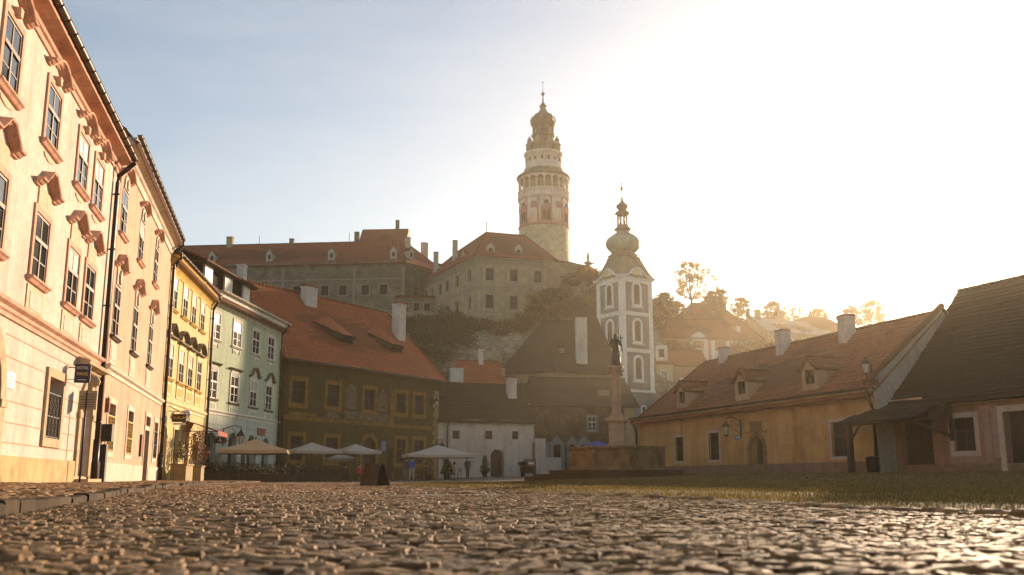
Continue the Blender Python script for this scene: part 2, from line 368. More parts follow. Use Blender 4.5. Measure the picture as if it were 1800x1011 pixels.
def mk(name, me, parent=None, loc=None, rot=None):
    o = bpy.data.objects.new(name, me); LINK(o)
    if parent: o.parent = parent
    if loc: o.location = loc
    if rot: o.rotation_euler = rot
    return o
def tag(o, label=None, cat=None, group=None, kind=None):
    for k, v in (('label', label), ('category', cat), ('group', group), ('kind', kind)):
        if v: o[k] = v
    return o
def thing(name, label, cat, loc=(0, 0, 0), rz=0, group=None):
    o = bpy.data.objects.new(name, None); LINK(o); o.location = loc; o.rotation_euler = (0, 0, rz); o.empty_display_size = .5
    return tag(o, label, cat, group)
def dup(root, loc, rz=None, label=None, group=None, scale=None):
    r = root.copy(); LINK(r); r.location = loc
    if rz is not None: r.rotation_euler = (0, 0, rz)
    if scale: r.scale = scale
    if label: r['label'] = label
    if group: r['group'] = group
    for ch in list(root.children):
        c = ch.copy(); LINK(c); c.parent = r
        for g in list(ch.children):
            d = g.copy(); LINK(d); d.parent = c
    return r
class Wall:
    """a facade line: origin, compass angle of its run (clockwise from +Y)"""
    def __init__(s, P, az):
        a = R(az); s.P = P; s.az = az; s.d = (math.sin(a), math.cos(a)); s.n = (math.cos(a), -math.sin(a)); s.rz = R(90-az)
    def pt(s, S, out=0, z=0): return (s.P[0]+S*s.d[0]+out*s.n[0], s.P[1]+S*s.d[1]+out*s.n[1], z)
def house(name, label, w): return thing(name, label, 'house', (w.P[0], w.P[1], 0), w.rz)

# ------------------------------------------------------------------ facade pieces
def arcpts(s0, s1, zs, zt, n=12):
    c = (s0+s1)/2; r = (s1-s0)/2
    return [(c - r*math.cos(math.pi*k/n), zs + (zt-zs)*math.sin(math.pi*k/n)) for k in range(n+1)]
def facade(b, s0, s1, z0, z1, ops, out=0):
    """wall sheet with real openings; op = (s0, s1, z0, z1, depth, arch_rise)"""
    S = sorted({s0, s1, *[o[0] for o in ops], *[o[1] for o in ops]}); Z = sorted({z0, z1, *[o[2] for o in ops], *[o[3] for o in ops]})
    S = [x for x in S if s0 <= x <= s1]; Z = [x for x in Z if z0 <= x <= z1]
    for i in range(len(S)-1):
        for j in range(len(Z)-1):
            cs, cz = (S[i]+S[i+1])/2, (Z[j]+Z[j+1])/2
            if any(o[0] < cs < o[1] and o[2] < cz < o[3] for o in ops): continue
            b.face([(S[i], -out, Z[j]), (S[i+1], -out, Z[j]), (S[i+1], -out, Z[j+1]), (S[i], -out, Z[j+1])])
    for o in ops:
        a0, a1, c0, c1, d, rise = o
        if rise:
            zs = c1 - rise; A = arcpts(a0, a1, zs, c1); h = len(A)//2
            for k in range(h): b.face([(a0, -out, c1), (A[k][0], -out, A[k][1]), (A[k+1][0], -out, A[k+1][1])])
            for k in range(h, len(A)-1): b.face([(a1, -out, c1), (A[k][0], -out, A[k][1]), (A[k+1][0], -out, A[k+1][1])])
            loop = [(a0, c0)] + A + [(a1, c0)]
        else: loop = [(a0, c0), (a0, c1), (a1, c1), (a1, c0)]
        for k in range(len(loop)):
            p, q = loop[k], loop[(k+1) % len(loop)]
            b.face([(p[0], -out, p[1]), (q[0], -out, q[1]), (q[0], -out+d, q[1]), (p[0], -out+d, p[1])])
def ring(b, s0, s1, z0, z1, wd, o0, o1, rise=0, sill=True):
    """flat surround round an opening"""
    if rise:
        A = arcpts(s0, s1, z1-rise, z1); O = arcpts(s0-wd, s1+wd, z1-rise, z1+wd)
        L1 = [(s0, z0)] + A + [(s1, z0)]; L2 = [(s0-wd, z0)] + O + [(s1+wd, z0)]
        for k in range(len(L1)-1): b.prism([L1[k], L1[k+1], L2[k+1], L2[k]], o0, o1)
    else:
        b.ob(s0-wd, s0, o0, o1, z0, z1); b.ob(s1, s1+wd, o0, o1, z0, z1); b.ob(s0-wd, s1+wd, o0, o1, z1, z1+wd)
        if sill: b.ob(s0-wd, s1+wd, o0, o1, z0-wd, z0)
MC = {}
def cached(key, name, mats, fn, parent, loc=None, recalc=True):
    if key not in MC:
        b = B(); fn(b); o = b.build(name, mats, parent, loc, recalc=recalc); MC[key] = o.data; return o
    return mk(name, MC[key], parent, loc)
def hood_path(style, w):
    h = w/2
    if style == 'eyebrow':
        return [(-h-.3, 0), (-h-.02, 0)] + [(x*h, .03+.26*math.cos(x*math.pi/2)) for x in [-.8, -.6, -.4, -.2, 0, .2, .4, .6, .8]] + [(h+.02, 0), (h+.3, 0)]
    if style == 'peak': return [(-h-.32, 0), (-h+.1, 0), (-.12, .42), (.12, .42), (h-.1, 0), (h+.32, 0)]
    if style == 'tri': return [(-h-.25, 0), (0, .55), (h+.25, 0)]
    if style == 'seg': return [((h+.25)*math.sin(t), .55*(math.cos(t)-0)) for t in [R(-90+18*k) for k in range(11)]]
    if style == 'ogee': return [(-h-.3, 0), (-h*.95, .0), (-h*.75, .1), (-h*.5, .36), (-h*.25, .55), (0, .62), (h*.25, .55), (h*.5, .36), (h*.75, .1), (h*.95, 0), (h+.3, 0)]
    return [(-h-.35, 0), (h+.35, 0)]
def window(root, s, z0, w, h, dep=.16, frame='frame_brown', glass='glass', sur=None, sill=None, hood=None, apron=None, grille=None, transom=.4, mun=True, wd=.16, proud=.05, bars=.034):
    """window part (timber) with pane, surround, sill, hood, apron and grille as its own pieces"""
    key = (w, h, dep, frame, transom, mun, bars)
    def fr(b):
        x = w/2; t = .065; o0, o1 = -dep, -dep+.07
        b.ob(-x, -x+t, o0, o1, 0, h); b.ob(x-t, x, o0, o1, 0, h); b.ob(-x+t, x-t, o0, o1, 0, t); b.ob(-x+t, x-t, o0, o1, h-t, h)
        zt = h*(1-transom) if transom else h-t
        if transom: b.ob(-x+t, x-t, o0-.002, o1+.025, zt-.05, zt+.05)
        b.ob(-.045, .045, o0, o1+.014, t, zt-.05 if transom else h-t)
        if transom: b.ob(-.032, .032, o0, o1, zt+.05, h-t)
        if mun:
            zm = zt*.5
            b.ob(-x+t, -.045, o0+.02, o1-.002, zm-bars/2, zm+bars/2); b.ob(.045, x-t, o0+.02, o1-.002, zm-bars/2, zm+bars/2)
    wo = cached(('fr', key), 'window', frame, fr, root, (s, 0, z0))
    def gl(b):
        x = w/2-.05; zt = h*(1-transom) if transom else h
        cur = random.random() < .3
        for a0, a1 in ((-x, 0), (0, x)):        # sashes stand a little out of true, as old glass does
            for c0, c1 in (((.05, zt), (zt, h-.05)) if transom else ((.05, h-.05),)):
                e = [random.uniform(-.006, .006) for _ in range(4)]; b.mi = 0 if random.random() < .6 else 1
                if cur and c1 > zt: b.mi = 2
                b.face([(a0, dep-.058+e[0], c0), (a1, dep-.058+e[1], c0), (a1, dep-.058+e[2], c1), (a0, dep-.058+e[3], c1)])
    cached(('gl', w, h, dep, glass, transom, random.randint(0, 7)), 'pane', [glass, 'glass_pale' if glass == 'glass' else glass, 'curtain' if glass == 'glass' else glass], gl, wo, recalc=False)
    if sur: cached(('su', w, h, sur, wd, proud, bool(sill)), 'surround', sur, lambda b: ring(b, -w/2, w/2, 0, h, wd, 0, proud, 0, not sill), wo)
    if sill:
        def si(b): b.prof(-w/2-wd-.07, w/2+wd+.07, [(0, -.0), (.16, -.015), (.17, -.07), (.12, -.1), (.07, -.16), (0, -.16)])
        cached(('si', w, sill, wd), 'sill', sill, si, wo)
    if hood:
        st, hm, zz = hood
        def ho(b):
            p = [(a, z+zz+h) for a, z in hood_path(st, w+2*wd*.6)]
            b.mould(p, [(0, 0), (0, .07), (.03, .085), (.04, .13), (.1, .2), (.105, .24), (.15, .26), (.16, 0)])
            if st in ('tri', 'seg'): b.ribbon([(p[0][0], p[0][1]-.1), (p[-1][0], p[-1][1]-.1)], .1, 0, .24)
        cached(('ho', w, h, hood, wd), 'hood', hm, ho, wo)
    if apron:
        am, za, inset = apron
        def ap(b):
            b.ob(-w/2-wd+.03, w/2+wd-.03, 0, .03, -.22-za, -.22)
            b.mi = 1; b.ob(-w/2+.12, w/2-.12, .03, .045, -.22-za+.15, -.37)
        cached(('ap', w, apron, wd), 'apron', [am, inset], ap, wo)
    if grille:
        def gr(b):
            n = 4; o = .02
            for k in range(n+1):
                x = -w/2+.06+(w-.12)*k/n; pts = [(x+.07*math.sin(j*math.pi/1), -o, h*.02+(h*.74)*j/10) for j in range(11)]
                pts = [(x+(.1 if j % 2 else -.1)*(0 if k in (0, n) else 1), -o, .03+(h*.72)*j/8) for j in range(9)]
                b.tube(pts, .014, 5); b.tube([(2*x-p[0], p[1]-.012, p[2]) for p in pts], .014, 5)
            for z in (.04, h*.36, h*.74): b.ob(-w/2, w/2, o-.008, o+.012, z-.012, z+.012)
        cached(('gr', w, h, grille), 'grille', grille, gr, wo)
    return wo
def back(b, ops, extra=.02):
    for o in ops: b.face([(o[0], o[4]-extra, o[2]), (o[1], o[4]-extra, o[2]), (o[1], o[4]-extra, o[3]), (o[0], o[4]-extra, o[3])])
def door(root, s0, s1, z0, z1, dep, rise=0, mat='door', handle=True, sur=None, wd=.2, proud=.06, planks=5):
    b = B()
    if rise:
        b.prism([(s0, z0)] + arcpts(s0, s1, z1-rise, z1) + [(s1, z0)], -dep, -dep+.05)
    else: b.ob(s0, s1, -dep, -dep+.05, z0, z1)
    zt = z1-rise if rise else z1-.15
    for k in range(planks+1):
        x = s0+.05+(s1-s0-.1)*k/planks; b.ob(x-.02, x+.02, -dep+.05, -dep+.065, z0+.05, zt-.05)
    b.ob(s0+.03, s1-.03, -dep+.065, -dep+.09, zt-.14, zt-.02)
    d = b.build('door', mat, root)
    if handle:
        h = B(); x = s0+(s1-s0)*.82; h.tube([(x, dep-.06, z0+1.0), (x, dep-.14, z0+1.0), (x-.1, dep-.14, z0+.99)], .016, 6); h.build('handle', 'gutter', d)
    if sur:
        r = B(); ring(r, s0, s1, z0, z1, wd, 0, proud, rise, False)
        if rise: r.ob(s0-wd-.05, s0+.0, proud, proud+.03, z1-rise-.12, z1-rise+.06); r.ob(s1, s1+wd+.05, proud, proud+.03, z1-rise-.12, z1-rise+.06)
        r.build('door_surround', sur, root)
    return d
def cornice(root, s0, s1, z, prs, mat, name='cornice'):
    b = B(); b.prof(s0, s1, [(0, z)] + [(o, z+h) for o, h in prs] + [(0, z+prs[-1][1])]); return b.build(name, mat, root)
def gutter(root, s0, s1, out, z, r=.09, mat='gutter', brackets=True):
    b = B(); b.smooth = True
    n = 7; vs = []; 
    for k in range(n):
        t = math.pi*k/(n-1); vs.append((math.cos(t)*r, -math.sin(t)*r))
    for k in range(n-1):
        p, q = vs[k], vs[k+1]
        b.face([(s0, -out-p[0], z+p[1]), (s1, -out-p[0], z+p[1]), (s1, -out-q[0], z+q[1]), (s0, -out-q[0], z+q[1])])
    b.smooth = False
    for e in (s0, s1): b.face([(e, -out-p[0], z+p[1]) for p in vs])
    if brackets:
        k = s0+.3
        while k < s1:
            b.tube([(k, -out-math.cos(t)*(r+.012), z-math.sin(t)*(r+.012)) for t in [math.pi*j/6 for j in range(7)]], .014, 4); k += .8
    b.tube([(s0, -out-r, z+.005), (s1, -out-r, z+.005)], .016, 5)
    return b.build('gutter', mat, root)
def downpipe(root, s, out, z, zb, wall_out=.12, r=.07, mat='pipe', drop=.7, ds=0):
    b = B(); P = [(s+ds, -out, z), (s+ds, -out, z-.15), (s, -wall_out, z-drop-.1), (s, -wall_out, z-drop-.35), (s, -wall_out, zb)]
    b.tube(P, r, 10)
    zz = z-drop-.8
    while zz > zb+.3:
        b.tube([(s, -wall_out, zz), (s, -wall_out, zz+.06)], r+.016, 10); b.ob(s-.015, s+.015, 0, wall_out-r, zz, zz+.05); zz -= 2.0
    b.tube([(s, -wall_out, zb), (s, -wall_out, zb+1.4)], r+.025, 10)
    return b.build('downpipe', mat, root)
def hiproof(root, s0, s1, D, ze, zr, over=.5, hl=0, hr=0, mat='tile_red', row=.3, front=None, sover=.0, step=.03, jit=.02, ridge=True, rd=None):
    """roof over plan s0..s1 x 0..-D; hl, hr = how far the hips pull the ridge in at each end"""
    front = over if front is None else front; rd = D/2 if rd is None else rd
    sl = (zr-ze)/rd; zf = ze-front*sl*.8
    e = lambda s_, o, z: (s_, -o, z)
    FL, FR = e(s0-sover, front, zf), e(s1+sover, front, zf)
    BL, BR = e(s0-sover, -D-over, ze-over*sl*.8), e(s1+sover, -D-over, ze-over*sl*.8)
    RL, RR = e(s0-sover+hl, -rd, zr), e(s1+sover-hr, -rd, zr)
    b = B(); b.tiled(FL, FR, RR, RL, row, step, jit); b.tiled(BR, BL, RL, RR, row, step, jit)
    if hl: b.tiled(BL, FL, RL, RL, row, step, jit)
    if hr: b.tiled(FR, BR, RR, RR, row, step, jit)
    if ridge:
        b.ridge(RL, RR)
        if hl: b.ridge(FL, RL)
        if hr: b.ridge(FR, RR)
    return b.build('roof', mat, root)
def shell(b, s0, s1, D, z0, z1, zr=None, rd=None):
    """side and back walls (and gables up to zr)"""
    rd = D/2 if rd is None else rd
    for s_ in (s0, s1):
        p = [(s_, 0, z0), (s_, 0, z1), (s_, D, z1), (s_, D, z0)]
        if zr: p.insert(2, (s_, rd, zr-.12))
        b.face(p)
    b.face([(s0, D, z0), (s1, D, z0), (s1, D, z1), (s0, D, z1)])
def chimney(par, x, y, z0, z1, w=.7, d=.7, mats=('chim', 'brick'), pots=True, name='chimney'):
    b = B(); b.box(x-w/2, x+w/2, y-d/2, y+d/2, z0, z1-.25)
    b.box(x-w/2-.05, x+w/2+.05, y-d/2-.05, y+d/2+.05, z1-.25, z1-.12)
    b.mi = 1
    if pots:
        n = max(2, round(w/.3))
        for k in range(n):
            xx = x-w/2+w*(k+.5)/n
            for yy in (y-d*.36, y+d*.36): b.box(xx-.09, xx+.09, yy-.09, yy+.09, z1-.12, z1+.12+random.uniform(-.03, .03))
        b.box(x-w/2-.02, x+w/2+.02, y-d/2-.02, y+d/2+.02, z1+.09, z1+.16)
    else: b.box(x-w/2-.02, x+w/2+.02, y-d/2-.02, y+d/2+.02, z1-.12, z1)
    return b.build(name, list(mats), par)
def lettering(par, txt, size, loc, rot, mat, name='lettering', depth=.008, font_scale=1):
    cu = bpy.data.curves.new(name, 'FONT'); cu.body = txt; cu.size = size; cu.extrude = depth; cu.align_x = 'CENTER'; cu.align_y = 'CENTER'
    cu.materials.append(M[mat])
    t = bpy.data.objects.new('text', cu); LINK(t); bpy.context.view_layer.update()
    me = bpy.data.meshes.new_from_object(t.evaluated_get(bpy.context.evaluated_depsgraph_get())); me.name = name
    bpy.data.objects.remove(t); bpy.data.curves.remove(cu)
    o = mk(name, me, par, loc, rot); o.scale = (font_scale, 1, 1)
    return o
# ------------------------------------------------------------------ left row of townhouses
wPink = Wall((-6.763, 0), -12.6); wPeach = Wall((-14.553, 34.85), -13.1); wYel = Wall((-18.283, 50.882), -7)
wGre = Wall((-19.892, 63.983), 4.5); wFre = Wall((-18.726, 78.797), 31); wWhi = Wall((-7.431, 97.595), 70); wR = Wall((9.8176, 76.5916), 161)
GB = -.15   # foundations reach a little below the ground

def bands(root, name, mat, s0, s1, zs, ops, o0=0, o1=.012, h=.03):
    b = B()
    for z in zs:
        cuts = sorted([(o[0]-.25, o[1]+.25) for o in ops if o[2]-.2 < z < o[3]+.25]); a = s0
        for c0, c1 in cuts:
            if c0 > a: b.ob(a, c0, o0, o1, z, z+h)
            a = max(a, c1)
        if a < s1: b.ob(a, s1, o0, o1, z, z+h)
    return b.build(name, mat, root)

def plinth(root, mat, s0, s1, zs, ops, o0=0, o1=.012, h=.03):
    cuts = sorted([(o[0]-.25, o[1]+.25) for o in ops if o[2]-.2 < zs[0] < o[3]+.25]); a = s0
    for c0, c1 in cuts + [(s1, s1)]:
        if c0 > a: b = B(); b.ob(a, c0, o0, o1, zs[0], zs[0]+h); b.build('plinth', mat, root)
        a = max(a, c1)

# pink townhouse
h = house('townhouse', 'cream townhouse with salmon window hoods and HOTEL sign, nearest on the left', wPink)
cols = [8.9, 12.9, 16.9, 20.9, 24.87, 28.66, 31.12]
ops = [(c-.66, c+.66, 8.76, 10.36, .18, 0) for c in cols] + [(c-.7, c+.7, 5.18, 6.86, .18, 0) for c in cols]
ops += [(27.0, 28.65, 1.3, 2.95, .45, 0), (31.45, 33.05, .1, 3.0, .5, .8), (19.7, 22.55, .1, 3.35, .5, 1.42), (12, 13.6, 1.3, 2.95, .45, 0), (15.6, 17.2, 1.3, 2.95, .45, 0)]
b = B(); facade(b, 6, 34.3, GB, 11.5, ops); shell(b, 6, 34.3, 11, GB, 11.5, 17.0); b.build('wall', 'pink', h)
for c in cols:
    window(h, c, 8.76, 1.32, 1.6, .05, sur='pink_trim', sill='pink_trim', hood=('eyebrow', 'pink_trim', .35), wd=.17)
    window(h, c, 5.18, 1.4, 1.68, .05, sur='pink_trim', sill='pink_trim', hood=('peak', 'pink_trim', .62), apron=('pink_apron', .72, 'pink'), wd=.17)
for c in cols:
    b = B(); b.prism([(c-.5, 8.5), (c+.5, 8.5), (c+.42, 8.42), (c, 8.36), (c-.42, 8.42)], 0, .03)
    b.build('stucco_ornament', 'pink_apron', h); b = B(); b.prism([(c-.12, 10.72), (c-.07, 10.5), (c+.07, 10.5), (c+.12, 10.72)], 0, .16); b.build('keystone', 'pink_apron', h)
    b = B(); b.ob(c-.62, c+.62, 0, .035, 6.98, 7.55); b.build('stucco_panel', 'pink_apron', h)
for s_ in (27.0, 12, 15.6):
    window(h, s_+.825, 1.3, 1.65, 1.65, .4, frame='frame_brown', sur='stone_trim', grille='iron', wd=.24, proud=.07, transom=.36)
door(h, 31.45, 33.05, .28, 3.0, .42, .8, sur='stone_trim', wd=.36, proud=.08)
b = B(); b.ob(31.2, 33.4, -.4, .45, 0, .2); b.ob(31.0, 33.7, -.4, .85, 0, .1); b.ob(31.45, 33.05, -.5, 0, .2, .28); b.build('doorstep', 'stone_trim', h)
door(h, 19.7, 22.55, .1, 3.35, .45, 1.42, sur='stone_trim', wd=.42, proud=.08, planks=8)
b = B(); b.prof(30.35, 33.75, [(0, 3.55), (.12, 3.57), (.16, 3.66), (.38, 3.7), (.4, 3.8), (.05, 3.92), (0, 3.92)]); b.build('door_hood', 'stone_trim', h)
b = B(); b.prism([(32.0, 3.0), (32.12, 3.5), (32.38, 3.5), (32.5, 3.0)], .03, .2); b.lathe([(.02, 3.12), (.14, 3.2), (.17, 3.32), (.1, 3.46), (.02, 3.5)], 10, 32.25, -.22); b.build('keystone', 'stone_trim', h)
cornice(h, 6, 34.3, 3.86, [(.05, 0), (.05, .1), (.1, .14), (.1, .22), (.2, .28), (.22, .36), (.06, .42)], 'pink_trim', 'string_course')
cornice(h, 6, 34.35, 10.98, [(.05, 0), (.06, .08), (.02, .1), (.02, .2), (.08, .23), (.1, .32), (.2, .37), (.4, .42), (.46, .44), (.47, .55), (.5, .6)], 'pink_trim')
bands(h, 'plaster_joint', 'pink_trim', 6, 34.3, [3.5, 3.0, 2.5, 2.0, 1.5, 1.03], ops)
plinth(h, 'pink_plinth', 6, 34.3, [0], [o for o in ops if o[2] < .5], 0, .06, .74)
gutter(h, 6, 34.4, .56, 11.62, .09); downpipe(h, 33.75, .56, 11.56, .1, .14, .085, ds=.45)
rf = hiproof(h, 6, 34.3, 11, 11.95, 17.2, .52, mat='tile_brown', row=.35)
chimney(rf, 14, 4, 14, 18.3); chimney(rf, 26, 4.5, 14, 18.5)
b = B()
for s_ in (24.5, 29.5, 33): b.prism([(s_-.1, 10.98), (s_+.1, 10.98), (s_, 11.12)], .0, .05)
b.build('vent', 'void', h)

# peach townhouse
h = house('townhouse', 'peach plastered townhouse between the cream and the yellow townhouse', wPeach)
t3, m3 = [.3, 4.85, 9.75], [.6, 5.3, 10.15]
cc = [.45, 5.1, 9.98]
ops = [(c-.65, c+.65, 9.2, 10.88, .18, 0) for c in cc] + [(c-.68, c+.68, 5.35, 7.18, .18, 0) for c in cc]
gw = [(.45, 1.95, 1.2, 2.93, .3, 0), (5.1, 6.5, 1.2, 2.96, .3, 0)]; gd = (10.35, 11.85, .05, 3.06, .35, 0)
ops += gw + [gd, (13.6, 14.9, 1.2, 2.96, .3, 0)]
b = B(); facade(b, -.62, 16.2, GB, 12.6, ops); shell(b, -.62, 16.2, 11, GB, 12.6, 18); b.build('wall', 'peach', h)
for c in cc:
    window(h, c, 9.2, 1.3, 1.68, .05, sill='pink_trim', hood=('eyebrow', 'pink_trim', .5), wd=.06)
    window(h, c, 5.35, 1.36, 1.83, .05, sill='frame_brown', hood=('peak', 'pink_trim', .66), apron=('peach_white', .82, 'peach_white'), wd=.06)
for c in cc:
    b = B(); b.prism([(c-.5, 10.9), (c+.5, 10.9), (c+.42, 11.3), (c+.2, 11.48), (c-.2, 11.48), (c-.42, 11.3)], 0, .06); b.prism([(c-.14, 10.95), (c+.14, 10.95), (c+.2, 11.2), (c, 11.36), (c-.2, 11.2)], .06, .12)
    b.build('stucco_ornament', 'peach_white', h); b = B(); b.ob(c-.5, c+.5, 0, .05, 7.24, 7.9); b.prism([(c-.14, 7.3), (c+.14, 7.3), (c+.22, 7.62), (c, 7.85), (c-.22, 7.62)], .05, .12); b.build('stucco_ornament', 'peach_white', h)
for s0_, s1_, z0_, z1_, d_, _ in gw: window(h, (s0_+s1_)/2, z0_, s1_-s0_, z1_-z0_, .24, sur='peach_white', grille='gold', wd=.22, proud=.03)
window(h, 14.25, 1.2, 1.3, 1.76, .24, sur='peach_white', grille='iron', wd=.2, proud=.03)
d = door(h, 10.35, 11.85, .05, 2.42, .3, 0, sur='peach_white', wd=.2, proud=.03)
b = B(); b.ob(10.35, 11.85, -.28, -.2, 2.42, 2.54); b.mi = 1; b.ob(10.35, 11.85, -.27, -.25, 2.54, 3.06); b.build('fanlight', ['frame_white', 'glass'], h)
ring_b = B(); ring(ring_b, 10.35, 11.85, 2.45, 3.06, .2, 0, .04, 0, False); ring_b.build('fanlight_surround', 'peach_white', h)
cornice(h, -.62, 16.2, 3.9, [(.04, 0), (.04, .14), (.14, .2), (.16, .3), (.05, .36)], 'peach_white', 'string_course')
cornice(h, -.62, 16.1, 11.85, [(.05, 0), (.06, .14), (.02, .18), (.03, .36), (.1, .4), (.16, .5), (.3, .58), (.38, .62), (.4, .76), (.46, .86)], 'peach_white')
plinth(h, 'peach_white', -.62, 16.2, [0], [o for o in ops if o[2] < .5], 0, .05, .78)
gutter(h, -.62, 16.2, .52, 12.82, .09); rf = hiproof(h, -.62, 16.2, 11, 12.9, 18.3, .5, mat='tile_brown', row=.35)
chimney(rf, 6, 4.5, 15, 19); downpipe(h, 16.0, .52, 12.7, .1, .14, .08)
b = B(); b.ob(-.15, .1, .0, .12, 2.55, 3.05); b.build('meter_box', 'brick', h)
b = B(); b.ob(-.55, -.1, .02, .35, 1.5, 2.1); b.ob(-.5, -.15, .02, .2, .1, 1.4); b.build('junction_box', 'iron', h)

# yellow townhouse
h = house('townhouse', 'golden yellow townhouse with pediments over the first floor windows and shop doors', wYel)
cc = [.85, 3.65, 6.12, 8.8]
ops = [(c-.58, c+.58, 9.25, 11.02, .17, 0) for c in cc] + [(c-.6, c+.6, 5.52, 7.32, .17, 0) for c in cc]
dd = [(.35, 1.35, .06, 2.95, .4, .5), (2.95, 4.35, 1.0, 2.9, .3, 0), (5.9, 7.1, .06, 2.85, .4, 0), (8.1, 9.2, .06, 2.9, .4, .5)]
ops += dd
b = B(); facade(b, -.6, 11.9, GB, 11.8, ops); shell(b, -.6, 11.9, 11, GB, 11.8, 17); b.build('wall', 'yellow', h)
for k, c in enumerate(cc):
    window(h, c, 9.25, 1.16, 1.77, .05, sur='yellow_trim', sill='yellow_deep', wd=.2)
    window(h, c, 5.52, 1.2, 1.8, .05, sur='yellow_trim', sill='yellow_deep', hood=('tri' if k % 2 == 0 else 'seg', 'ped_shadow', .42), apron=('yellow_trim', .72, 'yellow_deep'), wd=.2)
for c in cc:
    b = B(); b.ob(c-.7, c+.7, 0, .06, 7.5, 7.76); b.build('stucco_panel', 'yellow_trim', h)
    for k in (c-.85, c+.72): b = B(); b.ob(k, k+.13, 0, .05, 4.6, 7.5); b.build('pilaster_strip', 'yellow_trim', h)
for k, (s0_, s1_, z0_, z1_, d_, r_) in enumerate(dd):
    if k == 1: window(h, (s0_+s1_)/2, z0_, s1_-s0_, z1_-z0_, .25, frame='frame_brown', wd=.1, sur='yellow_trim')
    else: door(h, s0_, s1_, z0_, z1_, d_-.05, r_, sur='yellow_trim', wd=.14, proud=.03, planks=3)
cornice(h, -.6, 11.9, 4.02, [(.04, 0), (.04, .12), (.14, .2), (.16, .3), (.05, .36)], 'yellow_trim', 'string_course')
cornice(h, -.6, 11.9, 11.1, [(.05, 0), (.06, .12), (.03, .16), (.1, .3), (.18, .4), (.28, .52), (.36, .58), (.37, .74), (.44, .86)], 'yellow_deep')
plinth(h, 'yellow_trim', -.6, 11.9, [0], [o for o in ops if o[2] < .5], 0, .05, .6)
gutter(h, -.7, 11.95, .5, 12.08, .1); downpipe(h, -.35, .5, 12.0, .06, .15, .085); downpipe(h, 11.75, .5, 11.98, .06, .15, .085)
rf = hiproof(h, -.6, 11.9, 11, 12.0, 16.6, .5, mat='tile_brown', row=.35); chimney(rf, 3, 5, 15, 17.6)
lettering(h, 'Ball', .85, (6.1, -.06, 3.78), (R(90), 0, 0), 'iron', depth=.03)

# green townhouse
h = house('townhouse', 'sage green townhouse with white window surrounds and a long shed dormer', wGre)
cc = [.15, 4.2, 8.15, 11.65]
ops = [(c-.74, c+.74, 9.4, 11.15, .15, 0) for c in cc] + [(c-.72, c+.72, 5.45, 7.32, .15, 0) for c in cc]
aa = [(-.35, 1.45, .05, 3.25, .5, .8), (3.65, 5.35, .05, 3.38, .5, .8), (7.4, 9.1, .05, 3.38, .5, .8), (10.7, 12.4, .05, 3.3, .5, .8)]
lowops = [(a-1e-4, b_+1e-4, c, d_, e_, f_) for a, b_, c, d_, e_, f_ in aa]
b = B(); facade(b, -.55, 14.35, 4.6, 12.0, ops); shell(b, -.55, 14.35, 11, GB, 12.0, 17); b.build('wall', 'green', h)
b = B(); facade(b, -.55, 14.35, GB, 4.6, aa); b.build('ground_floor_wall', 'green_low', h)
for k, c in enumerate(cc):
    window(h, c, 9.4, 1.48, 1.75, .06, frame='frame_white', sur='green_trim', sill='green_trim', wd=.17)
    window(h, c, 5.45, 1.44, 1.87, .06, frame='frame_white', sur='green_trim', sill='ped_shadow', hood=('straight' if k < 2 else 'ogee', 'ped_shadow', .35 if k < 2 else .26), apron=('green_trim', .85, 'green'), wd=.18)
for c in cc:
    b = B()
    for k in (-1, 1): b.prism([(c+k*.55, 9.18), (c+k*.75, 9.18), (c+k*.7, 8.95), (c+k*.6, 8.85)], 0, .05)
    b.prism([(c-.55, 9.18), (c+.55, 9.18), (c+.3, 8.98), (c, 8.93), (c-.3, 8.98)], 0, .035); b.build('stucco_ornament', 'green_trim', h)
for c in cc[:2]: b = B(); b.ob(c-.7, c+.7, 0, .05, 7.34, 7.66); b.build('stucco_panel', 'green_trim', h)
for c in cc[2:]: b = B(); b.prism([(c-.7, 7.5), (c+.7, 7.5), (c+.4, 7.95), (c, 8.25), (c-.4, 7.95)], 0, .05); b.build('stucco_panel', 'green_trim', h)
for k, (s0_, s1_, z0_, z1_, d_, r_) in enumerate(aa):
    door(h, s0_, s1_, z0_, z1_, d_-.05, r_, handle=k != 1, planks=4)
cornice(h, -.55, 14.35, 4.42, [(.04, 0), (.05, .14), (.14, .2), (.16, .28), (.04, .34)], 'green_trim', 'string_course')
cornice(h, -.55, 14.4, 11.62, [(.05, 0), (.06, .16), (.14, .24), (.2, .42), (.34, .54), (.46, .6), (.48, .8), (.56, .92)], 'green_trim')
bands(h, 'plaster_joint', 'church_grey', -.55, 14.35, [3.75, 3.1, 2.5, 1.9, 1.3, .7], aa, 0, .006, .025)
gutter(h, -.55, 14.45, .64, 12.6, .1, mat='green_trim'); downpipe(h, 13.9, .64, 12.5, .05, .15, .08)
zf = lambda o: 12.2 + o*.85    # roof height o metres behind the facade
rf = hiproof(h, -.55, 14.35, 11, 12.35, 17.0, .6, mat='tile_brown', row=.33)
b = B()  # shed dormer
for s0_, s1_ in ((1.0, 2.35), (4.7, 6.2), (8.5, 9.9)): b.ob(s0_, s1_, -1.45, -1.3, 13.2, 14.75)
b.mi = 1; b.ob(.6, 10.2, -3.6, -1.6, 13.0, 14.7)
b.mi = 2; b.prism([(.3, 14.75), (10.6, 14.75), (10.6, 14.88), (.3, 14.88)], -4.5, -1.0)
b.build('dormer', ['frame_white', 'void', 'timber'], h)
b = B(); b.tiled((.2, .85, 14.9), (10.7, .85, 14.9), (10.7, 5.3, 16.75), (.2, 5.3, 16.75), .3); b.build('dormer_roof', 'tile_brown', h)
chimney(rf, 11.4, 2.6, 13.5, 17.1, .75, .6, pots=False)

